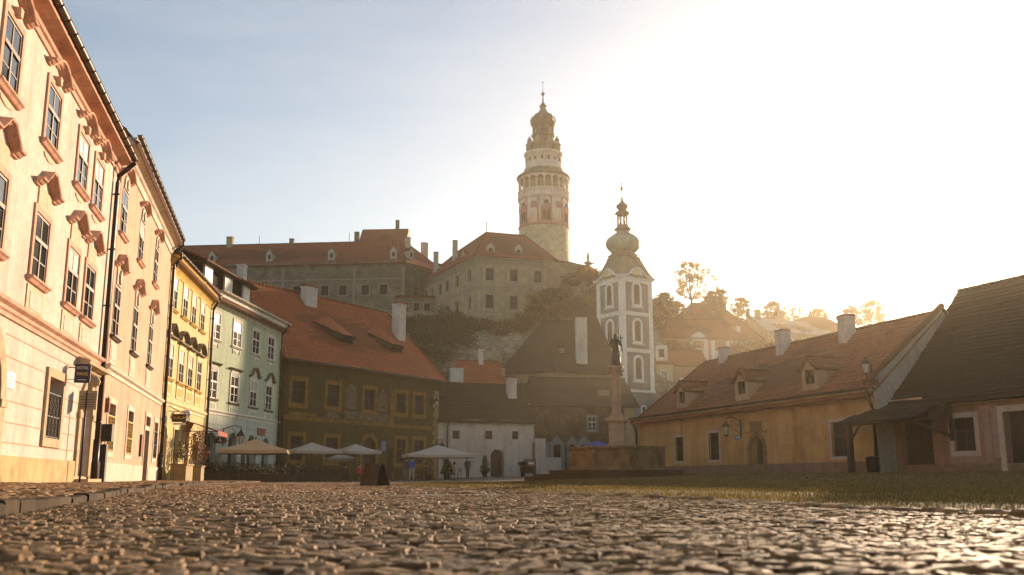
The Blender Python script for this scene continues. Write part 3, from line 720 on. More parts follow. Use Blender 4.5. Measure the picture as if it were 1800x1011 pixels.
# frescoed house
h = house('frescoed_house', 'olive frescoed house with ochre window bands and steep red tiled roof', wFre)
tw = [(1.17, 2.7), (5.48, 6.98), (10.42, 11.9), (15.12, 16.6), (18.0, 19.46)]
ops = [(a, c, 6.35, 8.2, .3, 0) for a, c in tw]
bw = [(1.25, 2.65, 1.7, 3.67), (5.5, 7.0, 1.7, 3.68), (15.29, 16.69, 1.65, 3.87), (18.05, 19.6, 1.65, 3.88)]
ops += [(a, c, d_, e_, .3, 0) for a, c, d_, e_ in bw] + [(10.4, 12.25, .05, 3.86, .5, .92), (13.95, 14.7, .05, 3.0, .4, 0)]
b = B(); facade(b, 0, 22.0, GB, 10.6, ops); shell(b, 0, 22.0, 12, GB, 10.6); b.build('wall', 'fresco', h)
for a, c in tw: window(h, (a+c)/2, 6.35, c-a, 1.85, .22, frame='door', glass='glass_far', sur='ochre', wd=.38, proud=.03)
for a, c, d_, e_ in bw: window(h, (a+c)/2, d_, c-a, e_-d_, .22, frame='door', glass='glass_far', sur='ochre', wd=.36, proud=.03)
door(h, 10.4, 12.25, .05, 3.86, .45, .92, sur='ochre', wd=.4, proud=.03)
door(h, 13.95, 14.7, .05, 3.0, .35, 0)
b = B(); b.ob(.2, 21, 0, .02, 4.95, 5.3); b.ob(14.2, 14.75, 0, .025, 4.9, 8.4); b.ob(.9, 4.2, 0.02, .03, 5.32, 5.62); b.build('painted_band', 'ochre', h)
b = B(); b.prism([(7.9, 6.3), (9.3, 6.3), (9.3, 7.9)] + [(8.6+.7*math.cos(R(t)), 7.9+.6*math.sin(R(t))) for t in range(20, 180, 20)] + [(7.9, 7.9)], 0, .02)
b.ob(7.7, 14.0, 0, .015, 5.35, 6.1); b.prism([(12.4, 6.3), (13.7, 6.3), (13.7, 7.7), (13.05, 8.5), (12.4, 7.7)], 0, .02); b.prism([(4.9, 5.35), (7.4, 5.35), (6.15, 6.2)], 0, .016); b.build('faded_mural', 'fresco_pale', h)
b = B()
for k in range(20): z = .1+k*.44; b.ob(21.3 if k % 2 else 21.05, 22.03, -.02, .03, z, z+.425)
b.build('quoin', 'quoin', h)
b = B(); b.face([(-.4, .0, 10.56), (22.2, 0, 10.56), (22.2, -.85, 9.76), (-.4, -.85, 9.76)]); b.face([(-.4, -.86, 9.7), (22.2, -.86, 9.7), (22.2, -.86, 9.9), (-.4, -.86, 9.9)]); b.build('shade_soffit', 'timber', h)  # soffit coloured as dark timber to stand in for deep shade under the eave
rf = hiproof(h, -.3, 22.0, 13.4, 10.55, 17.3, .8, 0.3, 1.0, 'tile_red', .32, rd=6.3, sover=.35)
def rz_(o): return 10.55 + o*(17.3-10.55)/6.3
for s_ in (9.6, 17.0):       # eyelid dormers
    b = B(); o0 = 1.7; zb = rz_(o0)
    b.face([(s_-2.6, o0+1.7, rz_(o0+1.7)+.1), (s_-.75, o0-.25, zb+.75), (s_+.95, o0-.25, zb+.75), (s_+2.2, o0+.6, rz_(o0+.6)+.1), (s_+.4, o0+2.6, rz_(o0+2.6)+.06)], [(0, 0), (2, 0), (3.5, 0), (5, .5), (3, 2)])
    b.mi = 1; b.face([(s_-2.5, o0+1.5, rz_(o0+1.5)+.06), (s_-.75, o0-.05, zb+.05), (s_+.9, o0-.05, zb+.05), (s_+2.1, o0+.6, rz_(o0+.6)+.04), (s_+.95, o0-.2, zb+.7), (s_-.75, o0-.2, zb+.7)])
    b.mi = 2; b.box(s_-.7, s_+.85, o0-.12, o0-.06, zb+.05, zb+.62)
    b.build('dormer', ['tile_red', 'timber', 'void'], rf)
chimney(rf, 8.5, 5.4, 14, 17.9, 1.5, .7); chimney(rf, 19.9, 3.6, 13, 17.9, 1.15, .9)
downpipe(h, .15, .55, 10.2, .05, .14, .07)

# small white house
h = house('cottage', 'small white limewashed house with dark shingle roof and arched doorway', wWhi)
ops = [(1.55, 2.3, 4.15, 4.98, .3, 0), (5.0, 5.75, 4.17, 5.0, .3, 0), (7.95, 8.6, 4.2, 5.02, .3, 0), (5.6, 7.05, .3, 3.15, .9, .72)]
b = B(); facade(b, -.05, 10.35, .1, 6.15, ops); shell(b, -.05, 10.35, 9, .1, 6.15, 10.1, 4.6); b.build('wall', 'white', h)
for a, c, d_, e_, _, _ in ops[:3]: window(h, (a+c)/2, d_, c-a, e_-d_, .22, frame='door', glass='glass_far', mun=False, transom=.45)
door(h, 5.6, 7.05, .3, 3.15, .8, .72)
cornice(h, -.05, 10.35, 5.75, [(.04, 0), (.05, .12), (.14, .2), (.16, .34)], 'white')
rf = hiproof(h, -.05, 10.35, 9.2, 6.15, 10.2, .45, 0, 0, 'tile_dark', .28, sover=.12, rd=4.6)
chimney(rf, 9.0, 3.2, 8, 10.9, .95, .8); downpipe(h, 1.0, .5, 6.1, .3, .14, .08)
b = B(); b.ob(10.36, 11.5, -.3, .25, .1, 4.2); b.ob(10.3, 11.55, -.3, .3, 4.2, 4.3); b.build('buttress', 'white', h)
b = B(); b.ob(10.15, 10.34, 0, .1, .2, 3.9); b.build('corner_post', 'ochre', h)
# ------------------------------------------------------------------ right-hand row
h = house('long_house', 'long ochre house with three roof dormers and an arched stone doorway', wR)
ops = [(6.05, 7.3, 1.45, 3.15, .3, 0), (10.85, 12.15, 1.45, 3.25, .3, 0), (24.0, 25.45, 1.4, 3.28, .3, 0), (15.95, 17.35, .5, 2.78, .6, .7)]
b = B(); facade(b, 0, 27.8, .1, 4.7, ops); shell(b, 0, 27.8, 9.6, .1, 4.7); b.face([(27.8, 0, 4.7), (27.8, 4.85, 9.1), (27.8, 9.6, 4.7)]); b.build('wall', 'ryellow', h)
for a, c, d_, e_, _, _ in ops[:3]: window(h, (a+c)/2, d_, c-a, e_-d_, .22, frame='door', glass='glass_far', sur='rwhite', wd=.17, proud=.03, grille='iron' if a == 10.85 else None)
door(h, 15.95, 17.35, .5, 2.78, .5, .7, sur='basin', wd=.28, proud=.08)
b = B(); b.ob(15.6, 17.7, 0, .12, 3.02, 3.1); b.prism([(16.0, 3.1), (17.3, 3.1), (17.2, 3.7), (16.1, 3.7)], 0, .1); b.ob(16.0, 17.3, 0, .16, 3.62, 3.72)
b.prism([(16.35, 3.15), (16.65, 3.1), (16.95, 3.15), (17.0, 3.5), (16.3, 3.5)], .1, .17); b.prism([(16.5, 2.8), (16.8, 2.8), (16.9, 3.1), (16.4, 3.1)], .06, .18); b.build('crest', 'basin', h)
cornice(h, 0, 27.8, 4.22, [(.04, 0), (.05, .12), (.1, .16), (.12, .3), (.26, .4), (.3, .5), (.3, .56)], 'rcornice')
plinth(h, 'rplinth', 0, 27.8, [.1], [ops[3]], 0, .04, 1.0)
gutter(h, -.2, 27.8, .52, 4.86, .1, mat='iron'); downpipe(h, .1, .52, 4.75, .45, .14, .08); downpipe(h, 27.7, .5, 4.75, .4, .14, .08, drop=1.0)
rf = hiproof(h, 0, 27.75, 9.7, 4.78, 9.2, .5, 2.6, 0, 'tile_brown', .3, sover=.12)
rz2 = lambda o: 4.78 + o*(9.2-4.78)/4.85
for s_ in (6.3, 14.3, 21.6):
    b = B(); o0 = .55; zb = rz2(o0)-.1; w_ = .78; zt = zb+1.35; zp = zt+.62; op = 2.35; oe = 3.3
    b.face([(s_-w_, o0, zb), (s_-w_+.35, o0, zb), (s_-w_+.35, o0, zt), (s_-w_, o0, zt)]); b.face([(s_+w_-.35, o0, zb), (s_+w_, o0, zb), (s_+w_, o0, zt), (s_+w_-.35, o0, zt)])
    b.face([(s_-w_+.35, o0, zb), (s_+w_-.35, o0, zb), (s_+w_-.35, o0, zb+.45), (s_-w_+.35, o0, zb+.45)]); b.face([(s_-w_, o0, zt), (s_+w_, o0, zt), (s_, o0, zp)])
    b.face([(s_-w_+.35, o0, zb+1.28), (s_+w_-.35, o0, zb+1.28), (s_+w_-.35, o0, zt), (s_-w_+.35, o0, zt)])
    for k in (-1, 1): b.face([(s_+k*w_, o0, zb), (s_+k*w_, o0, zt), (s_+k*w_, op, zt), (s_+k*w_, op-.1, rz2(op)-.1)])
    b.mi = 1; b.face([(s_-w_+.35, o0+.12, zb+.45), (s_+w_-.35, o0+.12, zb+.45), (s_+w_-.35, o0+.12, zb+1.28), (s_-w_+.35, o0+.12, zb+1.28)])
    b.mi = 3; b.box(s_-.03, s_+.03, o0+.06, o0+.11, zb+.45, zb+1.28); b.box(s_-w_+.35, s_+w_-.35, o0+.06, o0+.11, zb+.84, zb+.89)
    b.box(s_-w_-.02, s_+w_+.02, o0-.06, o0+.05, zb-.06, zb+.03)
    b.mi = 2
    for k in (-1, 1): b.tiled((s_+k*(w_+.16), o0-.22, zt-.1), (s_+k*(w_+.16), 2.4, zt-.1), (s_, oe, zp+.06), (s_, o0-.22, zp+.06), .28, .03)
    b.ridge((s_, o0-.22, zp+.08), (s_, oe, zp+.08), .09)
    b.build('dormer', ['rcornice', 'glass', 'tile_brown', 'door'], rf)
chimney(rf, 5.6, 4.7, 8, 10.0, .75, .6, pots=False); chimney(rf, 13.6, 4.4, 8, 10.15, .78, .7, pots=False); chimney(rf, 20.4, 4.3, 8, 10.1, .8, .7, pots=False)
b = B(); b.prism([(27.82, 4.2), (28.02, 4.2), (28.02, 4.3), (27.82, 4.3)], 0, .02)
b.face([(27.84, -.1, .3), (27.84, -.1, 5.35), (27.84, 4.85, 9.42), (27.84, 9.7, 4.9), (27.84, 9.7, .3)])
b.build('gable_wall', 'gablegrey', h)
b = B(); b.tube([(27.78, -.5, 5.15), (27.78, 4.85, 9.5)], .16, 6); b.ob(27.5, 28.0, -.1, .5, 5.0, 5.28); b.build('verge', 'tile_brown', h)

# dark roofed pink house
pc = wR.pt(27.84, -1.0); wD = Wall(pc[:2], 158)
h = house('farmhouse', 'dusty pink house under a big dark shingle roof at the right edge', wD)
ops = [(3.8, 5.1, 1.5, 3.07, .3, 0), (6.75, 9.6, .5, 3.2, .5, 0), (.45, 2.5, .45, 3.14, .4, 0), (12, 13.3, 1.5, 3.07, .3, 0)]
b = B(); facade(b, 0, 22, .1, 4.3, ops); shell(b, 0, 22, 11, .1, 4.3, 10.3, 5.2); b.build('wall', 'rpink', h)
window(h, 4.45, 1.5, 1.3, 1.57, .22, frame='door', glass='glass_far', sur='rwhite', wd=.24, proud=.03); window(h, 12.65, 1.5, 1.3, 1.57, .22, frame='door', glass='glass_far', sur='rwhite', wd=.24, proud=.03)
door(h, 6.75, 9.6, .5, 3.2, .45, 0, sur='rwhite', wd=.28, proud=.05, planks=9); door(h, .45, 2.5, .45, 3.14, .35, 0, planks=8)
b = B(); b.ob(3.55, 5.3, 0, .015, .95, 1.28); b.prism([(5.62, .95), (6.0, .95), (5.98, 3.35), (5.64, 3.35)], 0, .015); b.ob(5.5, 6.06, 0, .02, 3.35, 3.55)
b.prism([(6.12, 1.15), (6.44, 1.15)] + [(6.28+.2*math.cos(R(t)), 3.45+.2*math.sin(R(t))) for t in range(0, 181, 30)], 0, .015); b.build('painted_ornament', 'rpink_pale', h)
cornice(h, 0, 22, 3.72, [(.03, 0), (.05, .2), (.12, .3), (.22, .4), (.22, .5)], 'rcornice')
plinth(h, 'rplinth', 0, 22, [.1], ops[1:3], 0, .03, .8)
gutter(h, 2.6, 22, .5, 4.16, .09, mat='iron')
rf = hiproof(h, 0, 22, 10.6, 4.25, 10.4, .5, 0, 0, 'tile_dark', .3, sover=.02, rd=5.3)
chimney(rf, 5.35, 5.3, 9, 11.6, .8, .8)

# timber porch
h = house('timber_porch', 'dark timber lean-to porch with a braced post before the plank gate', wD)
b = B(); b.tiled((-1.1, -3.0, 3.0), (4.3, -3.0, 3.0), (3.9, .2, 4.15), (-.1, .2, 4.15), .28, .03); b.build('roof', 'tile_dark', h)
def beam(b, p, q, r=.09): b.tube([p, q], r, 4)
b = B(); beam(b, (-.9, -2.7, 2.95), (4.1, -2.7, 2.95), .12)
for s_ in (-.6, .4, 1.4, 2.4, 3.4, 4.0): beam(b, (s_, -2.9, 2.93), (s_, .05, 4.0), .07)
b.build('rafter', 'timber', h)
b = B(); b.ob(-.42, -.16, 2.58, 2.84, .35, 2.95); beam(b, (-.29, -2.71, 2.0), (-1.0, -2.71, 2.85), .09); beam(b, (-.29, -2.71, 2.0), (.5, -2.71, 2.85), .09); beam(b, (-.29, -2.71, 2.1), (-.29, -2.0, 2.9), .08); b.build('post', 'timber', h)
b = B(); b.ob(3.7, 3.9, -.0, .12, 2.0, 3.9); b.prism([(3.68, 3.85), (3.92, 3.85), (3.92, 3.0)], 0.1, 1.6); beam(b, (3.8, -.1, 2.2), (3.8, -2.6, 2.95), .1); b.build('bracket', 'timber', h)

# ------------------------------------------------------------------ ruined house and church
wRu = Wall((2.26, 112), 78)
h = house('stone_house', 'brown rubble stone house with a sagging grey roof behind the fountain', wRu)
ops = [(6.75, 7.75, 5.7, 7.35, .3, 0)]
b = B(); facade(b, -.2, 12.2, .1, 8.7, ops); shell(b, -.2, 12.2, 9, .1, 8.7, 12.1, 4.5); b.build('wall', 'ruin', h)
window(h, 7.25, 5.7, 1.0, 1.65, .2, glass='glass_far', frame='frame_white', sur='church_grey', wd=.2, proud=.02)
b = B(); b.ob(-.75, -.2, -.4, .0, .1, 8.7); b.build('corner_pier', 'church_wall', h); b = B(); b.ob(11.2, 12.3, -.3, .04, .1, 8.4); b.build('corner_pier', 'church_wall', h)
rf = hiproof(h, 1.2, 12.6, 9, 8.75, 12.3, .5, 0, 0, 'slate', .35, sover=.4, rd=5)
b = B(); b.box(8.6, 9.9, 1.4, 3.2, 9.9, 10.7); b.mi = 1; b.tiled((8.4, 1.2, 10.7), (10.1, 1.2, 10.7), (10.1, 3.4, 11.5), (8.4, 3.4, 11.5), .3); b.build('dormer', ['church_wall', 'slate'], rf)
b = B(); b.tiled((-2.4, -.2, 8.4), (2.2, -.5, 8.4), (3.6, 4.5, 11.5), (-1.8, 4.5, 11.5), .3); b.build('side_roof', 'tile_dark', h)
b = B()                                     # gabled niches in the lower wall
for s_, w_ in ((2.95, .75), (4.75, .55), (6.2, .8)):
    b.ob(s_-w_-.1, s_-w_*.55, 0, .25, .2, 4.1); b.ob(s_+w_*.55, s_+w_+.1, 0, .25, .2, 4.1); b.prism([(s_-w_-.2, 4.1), (s_+w_+.2, 4.1), (s_, 5.1)], 0, .3)
b.ob(1.5, 2.0, 0, .4, .2, 4.3); b.ob(.9, 2.2, 0, .6, .2, 2.9); b.build('niche', 'church_grey', h)
b = B()
for s_, w_ in ((2.95, .4), (4.75, .28), (6.2, .42)): b.ob(s_-w_, s_+w_, 0, .02, 2.2, 4.0)
b.ob(3.4, 4.2, 0, .05, .4, 2.2); b.build('niche_opening', 'void', h)

wCh = Wall((-1.5, 130), 84)
h = thing('church', 'church with a tall dark shingle roof and a white stair chimney', 'church', (wCh.P[0], wCh.P[1], 0), wCh.rz)
b = B(); b.plan([(0, 0), (6.9, -1.4), (15.8, -1.0), (16, 3), (16, 14), (0, 14)], 2, 14.3); b.build('wall', 'church_wall', h)
b = B()
e = [(-.6, -.3, 13.9), (7.0, -2.0, 14.3), (16.3, -1.6, 13.9), (16.5, 3, 13.9), (16.5, 14.5, 13.9), (-.6, 14.5, 13.9)]
rl, rr = (6.6, 7, 22.6), (11.0, 7, 22.6)
b.tiled(e[0], e[1], rl, rl, .4); b.tiled(e[1], e[2], rr, rl, .4); b.tiled(e[2], e[3], rr, rr, .4); b.tiled(e[3], e[4], rr, rr, .4); b.tiled(e[4], e[5], rl, rr, .4); b.tiled(e[5], e[0], rl, rl, .4)
b.ridge(rl, rr); b.ridge(e[1], rl)
b.tiled((9.0, 4, 14.5), (17.6, 4, 14.5), (14.6, 10.5, 25.4), (12.0, 10.5, 25.4), .4); b.tiled((9.0, 17, 14.5), (9.0, 4, 14.5), (12.0, 10.5, 25.4), (12.0, 10.5, 25.4), .4); b.tiled((17.6, 4, 14.5), (17.6, 17, 14.5), (14.6, 10.5, 25.4), (14.6, 10.5, 25.4), .4)
b.tube([(6.6, 7, 22.5), (6.6, 7, 24.0)], .07, 6, .02); b.lathe([(.02, 23.4), (.14, 23.55), (.02, 23.7)], 8, 6.6, 7)
rf = b.build('roof', 'slate', h)
chimney(rf, 11.05, .1, 15.5, 22.0, 1.5, .9, pots=False)
b = B(); b.box(8.2, 8.9, 1.2, 2.6, 17.2, 18.0); b.mi = 1; b.tiled((8.1, 1.0, 18.0), (9.0, 1.0, 18.0), (9.0, 3.4, 18.9), (8.1, 3.4, 18.9), .3); b.build('roof_hatch', ['church_wall', 'slate'], rf)

# church tower
h = thing('church_tower', 'white and grey baroque church tower with an onion dome and clock', 'tower', (17.3, 150, 8), R(33)); A = 3.35
# local: the front corner sits at the origin; faces run to -x side (left face) and +x side
def tw_face(fn):
    """right face lies on local y=0 running +x; left face is the same turned a quarter round the vertical axis"""
    return fn
W_ = 6.3
b = B(); b.box(0, W_, 0, W_, 0, 5.6); b.build('base', 'church_grey', h)
b = B(); b.box(.12, W_-.12, .12, W_-.12, 5.6, 24.0); b.build('wall', 'church_grey', h)
def face_set(b, f):
    """f(u, out, z) maps face coordinates to local space"""
    def bx(u0, u1, o0, o1, z0, z1):
        b.raw([f(u, o, z) for u in (u0, u1) for o in (o0, o1) for z in (z0, z1)], [(0, 1, 3, 2), (4, 6, 7, 5), (0, 4, 5, 1), (2, 3, 7, 6), (0, 2, 6, 4), (1, 5, 7, 3)])
    def pr(poly, o0, o1):
        n = len(poly); b.raw([f(u, o0, z) for u, z in poly] + [f(u, o1, z) for u, z in poly], [tuple(range(n)), tuple(range(2*n-1, n-1, -1))] + [(i, (i+1) % n, n+(i+1) % n, n+i) for i in range(n)])
    return bx, pr
faces = [lambda u, o, z: (u, .12-o, z), lambda u, o, z: (.12-o, u, z), lambda u, o, z: (u, W_-.12+o, z), lambda u, o, z: (W_-.12+o, u, z)]
bw_, bo, bk = B(), B(), B()
for f in faces:
    bx, pr = face_set(bw_, f); bv, pv = face_set(bo, f); bl, pl = face_set(bk, f)
    bx(-.05, .78, 0, .16, 5.6, 24.0); bx(W_-.78, W_+.05, 0, .16, 5.6, 24.0)
    for z in (12.1, 18.0): bx(.78, W_-.78, 0, .14, z-.35, z+.25); bx(-.1, W_+.1, 0, .22, z-.05, z+.12)
    bx(-.15, W_+.15, 0, .28, 5.5, 5.85); bx(.78, W_-.78, 0, .15, 23.0, 24.0)
    for zb, ht in ((7.6, 3.4), (13.6, 3.3), (19.5, 3.3)):
        c = W_/2; r = .62
        arc = [(c-r*math.cos(math.pi*k/12), zb+ht-r+r*math.sin(math.pi*k/12)) for k in range(13)]
        out = [(c-(r+.42)*math.cos(math.pi*k/12), zb+ht-r+(r+.42)*math.sin(math.pi*k/12)) for k in range(13)]
        L1 = [(c-r, zb)] + arc + [(c+r, zb)]; L2 = [(c-r-.42, zb-.6)] + out + [(c+r+.42, zb-.6)]
        for k in range(len(L1)-1): pr([L1[k], L1[k+1], L2[k+1], L2[k]], 0, .13)
        bx(c-r-.42, c+r+.42, 0, .13, zb-.6, zb); bx(c-1.3, c+1.3, .13, .24, zb-.55, zb-.36)
        pv(arc + [(c+r, zb), (c-r, zb)], 0, .03)
        bl(c-.55, c+.55, .13, .135, zb-1.35, zb-.72)
bw_.build('pilaster', 'church_white', h); bo.build('louvre', 'timber', h); bk.build('inset_panel', 'church_grey', h)
b = B(); o = .7     # cornice that swells into a curved gablet on each side
for f in faces:
    bx, pr = face_set(b, f)
    P = [(-.5, 23.95), (.6, 24.12), (1.5, 24.4), (2.1, 24.95), (2.6, 25.4), (3.15, 25.55), (3.7, 25.4), (4.2, 24.95), (4.8, 24.4), (5.7, 24.12), (W_+.5, 23.95)]
    pr([(u, z-.25) for u, z in P] + [(u, z) for u, z in P[::-1]], -.1, .5); pr([(2.0, 23.9)] + [(u, z-.2) for u, z in P[2:9]] + [(4.3, 23.9)], -.05, .2)
    bx(-.3, 1.3, 0, .4, 23.55, 23.8); bx(W_-1.3, W_+.3, 0, .4, 23.55, 23.8)
b.build('cornice', 'church_white', h)
b = B()
for f in faces:
    bx, pr = face_set(b, f); pr([(3.15+.72*math.cos(R(t)), 24.45+.72*math.sin(R(t))) for t in range(0, 360, 20)], .2, .26)
ck = b.build('clock_face', 'yellow_trim', h)
b = B()
for f in faces:
    bx, pr = face_set(b, f); bx(3.1, 3.2, .262, .29, 24.4, 25.0); bx(3.12, 3.6, .262, .29, 24.4, 24.5)
    for k in range(12): c_, s_ = math.cos(k*math.pi/6)*.62, math.sin(k*math.pi/6)*.62; bx(3.15+c_-.03, 3.15+c_+.03, .262, .28, 24.45+s_-.03, 24.45+s_+.03)
b.build('clock_hand', 'gold', ck)
b = B(); cx = W_/2
P = [(4.4, 23.95), (3.75, 24.8), (3.1, 26.0), (2.5, 27.2), (2.35, 27.7)]
b.lathe([(r*1.12, z) for r, z in P], 4, cx, cx, R(45), smooth=False)
b.lathe([(2.55, 27.6), (2.65, 27.85), (2.1, 28.2), (1.9, 28.6)], 8, cx, cx, R(22.5), smooth=False); b.build('tower_roof', 'dark_copper', h)
b = B(); b.lathe([(1.8, 28.5), (2.3, 28.95), (2.7, 29.5), (2.82, 30.1), (2.62, 30.7), (2.1, 31.2), (1.4, 31.6), (1.05, 32.0), (.95, 32.3)], 20, cx, cx)
for k in range(10):
    t = R(36*k); b.tube([(cx+r*math.cos(t), cx+r*math.sin(t), z) for r, z in [(1.8, 28.5), (2.3, 28.95), (2.7, 29.5), (2.82, 30.1), (2.62, 30.7), (2.1, 31.2), (1.4, 31.6)]], .07, 5)
b.build('onion_dome', 'copper', h)
b = B(); b.lathe([(.95, 32.2), (1.45, 32.4), (1.35, 32.65), (.95, 32.9), (.95, 33.15)], 8, cx, cx)
for k in range(8): t = R(45*k+22.5); b.tube([(cx+.78*math.cos(t), cx+.78*math.sin(t), 33.1), (cx+.78*math.cos(t), cx+.78*math.sin(t), 34.95)], .14, 6)
b.lathe([(.85, 34.9), (1.28, 35.1), (1.15, 35.4), (.7, 35.7), (.65, 35.85)], 8, cx, cx); b.lathe([(.55, 35.8), (.95, 36.2), (1.0, 36.5), (.6, 36.9), (.22, 37.3), (.12, 37.9)], 12, cx, cx)
b.build('lantern', 'dark_copper', h)
b = B(); b.tube([(cx, cx, 37.7), (cx, cx, 40.6)], .1, 6, .05); b.lathe([(.03, 39.1), (.26, 39.35), (.26, 39.6), (.03, 39.85)], 10, cx, cx); b.box(cx-.35, cx+.35, cx-.03, cx+.03, 40.3, 40.37); b.build('finial', 'gold', h)
b = B(); bx, pr = face_set(b, faces[0]); A2 = [(W_*.62+.55*math.cos(R(t)), 3.0+.55*math.sin(R(t))) for t in range(0, 181, 20)]
pr(A2 + [(W_*.62-.55, 1.6), (W_*.62+.55, 1.6)], .12, .2); b.build('window_surround', 'church_white', h)
b = B(); bx, pr = face_set(b, faces[0]); A2 = [(W_*.62+.32*math.cos(R(t)), 3.0+.32*math.sin(R(t))) for t in range(0, 181, 20)]
pr(A2 + [(W_*.62-.32, 1.8), (W_*.62+.32, 1.8)], .2, .22); b.build('window', 'void', h)
# ------------------------------------------------------------------ castle
def smooth(a, b_, x): t = min(1, max(0, (x-a)/(b_-a))); return t*t*(3-2*t)
def wall_windows(root, wins, depth=.3, wd=.18, sur='castle_band', bars=True):
    for s_, z_, w_, h_ in wins: window(root, s_, z_, w_, h_, depth-.06, frame='frame_brown', glass='glass_far', sur=sur, wd=wd, proud=.04, mun=bars)
def poly_building(name, label, cat, pts, z0, z1, mat, group=None):
    """building on a plan polygon; walls are facades with their own openings"""
    return None
def castle_dormer(root, x, y, z, w=1.1, ht=1.7, d=3.0, mats=('castle_trim', 'void', 'tile_castle'), rz=0):
    b = B(); b.box(-w/2, w/2, 0, d, 0, ht); b.prism([(-w/2-.1, ht), (w/2+.1, ht), (0, ht+.75)], 0, .1)
    b.box(-w/2-.15, w/2+.15, -.12, .02, ht-.1, ht+.05); b.box(-w/2-.12, -w/2+.1, -.08, 0, -.2, ht); b.box(w/2-.1, w/2+.12, -.08, 0, -.2, ht)
    b.mi = 1; b.box(-w*.28, w*.28, -.02, .02, .4, ht-.35)
    b.mi = 2
    for k in (-1, 1): b.face([(k*(w/2+.15), -.1, ht), (k*(w/2+.15), d+1, ht), (0, d+1, ht+.85), (0, -.1, ht+.85)])
    return b.build('dormer', list(mats), root, (x, y, z), (0, 0, rz))

# long west wing: front face runs from far left to the corner
wL = Wall((-80, 200.5), 95.6); L_ = 58.3
h = thing('castle_wing', 'long grey weathered castle wing with red tiled roof on the cliff', 'castle', (wL.P[0], wL.P[1], 0), wL.rz)
zt, zb0 = 44.2, 22
us = [(14.8, 1.0), (19.5, 1.0), (24.0, 1.0), (29.5, 1.0), (35.6, 1.0), (38.8, .9), (41.4, .9), (45.2, .9), (50, .9), (53.8, .9)]
ops = [(s_-.8, s_+.8, 37.4, 39.5, .35, 0) for s_, _ in us]
ls = [(28.8, 31.9), (33.5, 32.6), (45.0, 32.0), (53.6, 32.2), (39.5, 30.5), (48.8, 31.0)]
ops += [(s_-.7, s_+.7, z_, z_+1.9, .35, 0) for s_, z_ in ls]
so = [(s_-.25, s_+.25, 41.6, 42.2, .3, 0) for s_ in (22, 28, 33.5, 40.5, 46, 51)]
b = B(); facade(b, 0, L_, zb0, zt, ops+so); shell(b, 0, L_, 14, zb0, zt); back(b, so); b.build('wall', 'castle', h)
wall_windows(h, [(s_, 37.4, 1.6, 2.1) for s_, _ in us] + [(s_, z_, 1.4, 1.9) for s_, z_ in ls])
cornice(h, -.2, L_+.3, 43.2, [(.1, 0), (.12, .4), (.35, .6), (.55, .9), (.55, 1.15)], 'castle')
b = B()
for s_, z_ in ((21.6, 36), (32.4, 33), (47.6, 35), (57.9, 30)): b.ob(s_-.25, s_+.25, 0, .05, z_, 43.2)
b.ob(0, L_, 0, .05, 40.6, 40.85); b.build('painted_pilaster', 'castle_band', h)
rf = hiproof(h, 0, L_+.3, 13, 44.35, 50.3, .7, 0, 3.2, 'tile_castle', .5, rd=6.5, step=.05)
for s_ in (17, 29.5, 42.8, 56): castle_dormer(h, s_-.3, .2, 45.0)
chimney(rf, 18.0, 6.2, 48, 52.0, 1.3, 1.0, ('castle2', 'brick'), pots=False); chimney(rf, 31.8, 6.4, 48, 51.3, .9, .8, ('castle', 'castle'), pots=False); chimney(rf, 46.0, 7, 48, 52.6, .9, .9, ('castle', 'castle'), pots=False)
b = B()
for s_ in (24.5, 44.5): b.tube([(s_, 6.4, 50), (s_, 6.4, 52.2)], .06, 5)
b.build('lightning_rod', 'iron', rf)

# its short side wing, going back to the right
cP = wL.pt(L_); wS = Wall(cP[:2], 36); LS = 12
h = thing('castle_side_wing', 'short castle wing turning back behind the red roofed corner palace', 'castle', (cP[0], cP[1], 0), wS.rz)
ops = [(s_-.7, s_+.7, z_, z_+1.9, .35, 0) for s_, z_ in ((3.5, 37.6), (8.5, 37.6), (3.5, 31.5))]
b = B(); facade(b, .1, LS, zb0, 43.9, ops); shell(b, .1, LS, 12, zb0, 43.9); b.build('wall', 'castle', h)
wall_windows(h, [((o_[0]+o_[1])/2, o_[2], 1.4, 1.9) for o_ in ops])
cornice(h, 0.1, LS, 42.9, [(.1, 0), (.12, .4), (.35, .6), (.5, .9), (.5, 1.1)], 'castle')
rf = hiproof(h, -1.5, LS+.5, 12, 44.3, 50.0, .6, 3.5, 4.5, 'tile_castle', .5, step=.05)
castle_dormer(h, 2.2, .4, 45.2); chimney(rf, 6.0, 5, 47, 51.3, .9, .9, ('castle_trim', 'castle'), pots=False); chimney(rf, 11.5, 5, 45, 51.2, 1.3, 1, ('castle_trim', 'castle'), pots=False)

# gabled hall behind
h = thing('castle_hall', 'brown gable roofed castle hall rising behind the long wing', 'castle', (-34, 207, 0), R(-4))
b = B(); b.box(.3, 10.5, 0, 9, 40, 50.5); b.face([(10.6, -.2, 50.5), (10.6, 9.2, 50.5), (10.6, 4.5, 55.6)]); b.build('wall', 'castle_trim', h)
b = B(); b.tiled((0, -.6, 50), (10.4, -.6, 50), (10.4, 4.5, 55.4), (0, 4.5, 55.4), .5, .05); b.tiled((10.4, 9.6, 50), (0, 9.6, 50), (0, 4.5, 55.4), (10.4, 4.5, 55.4), .5, .05); rf = b.build('roof', 'tile_castle', h)
chimney(rf, 8.0, 4.2, 53, 57.3, .8, .8, ('castle', 'castle'), pots=False)

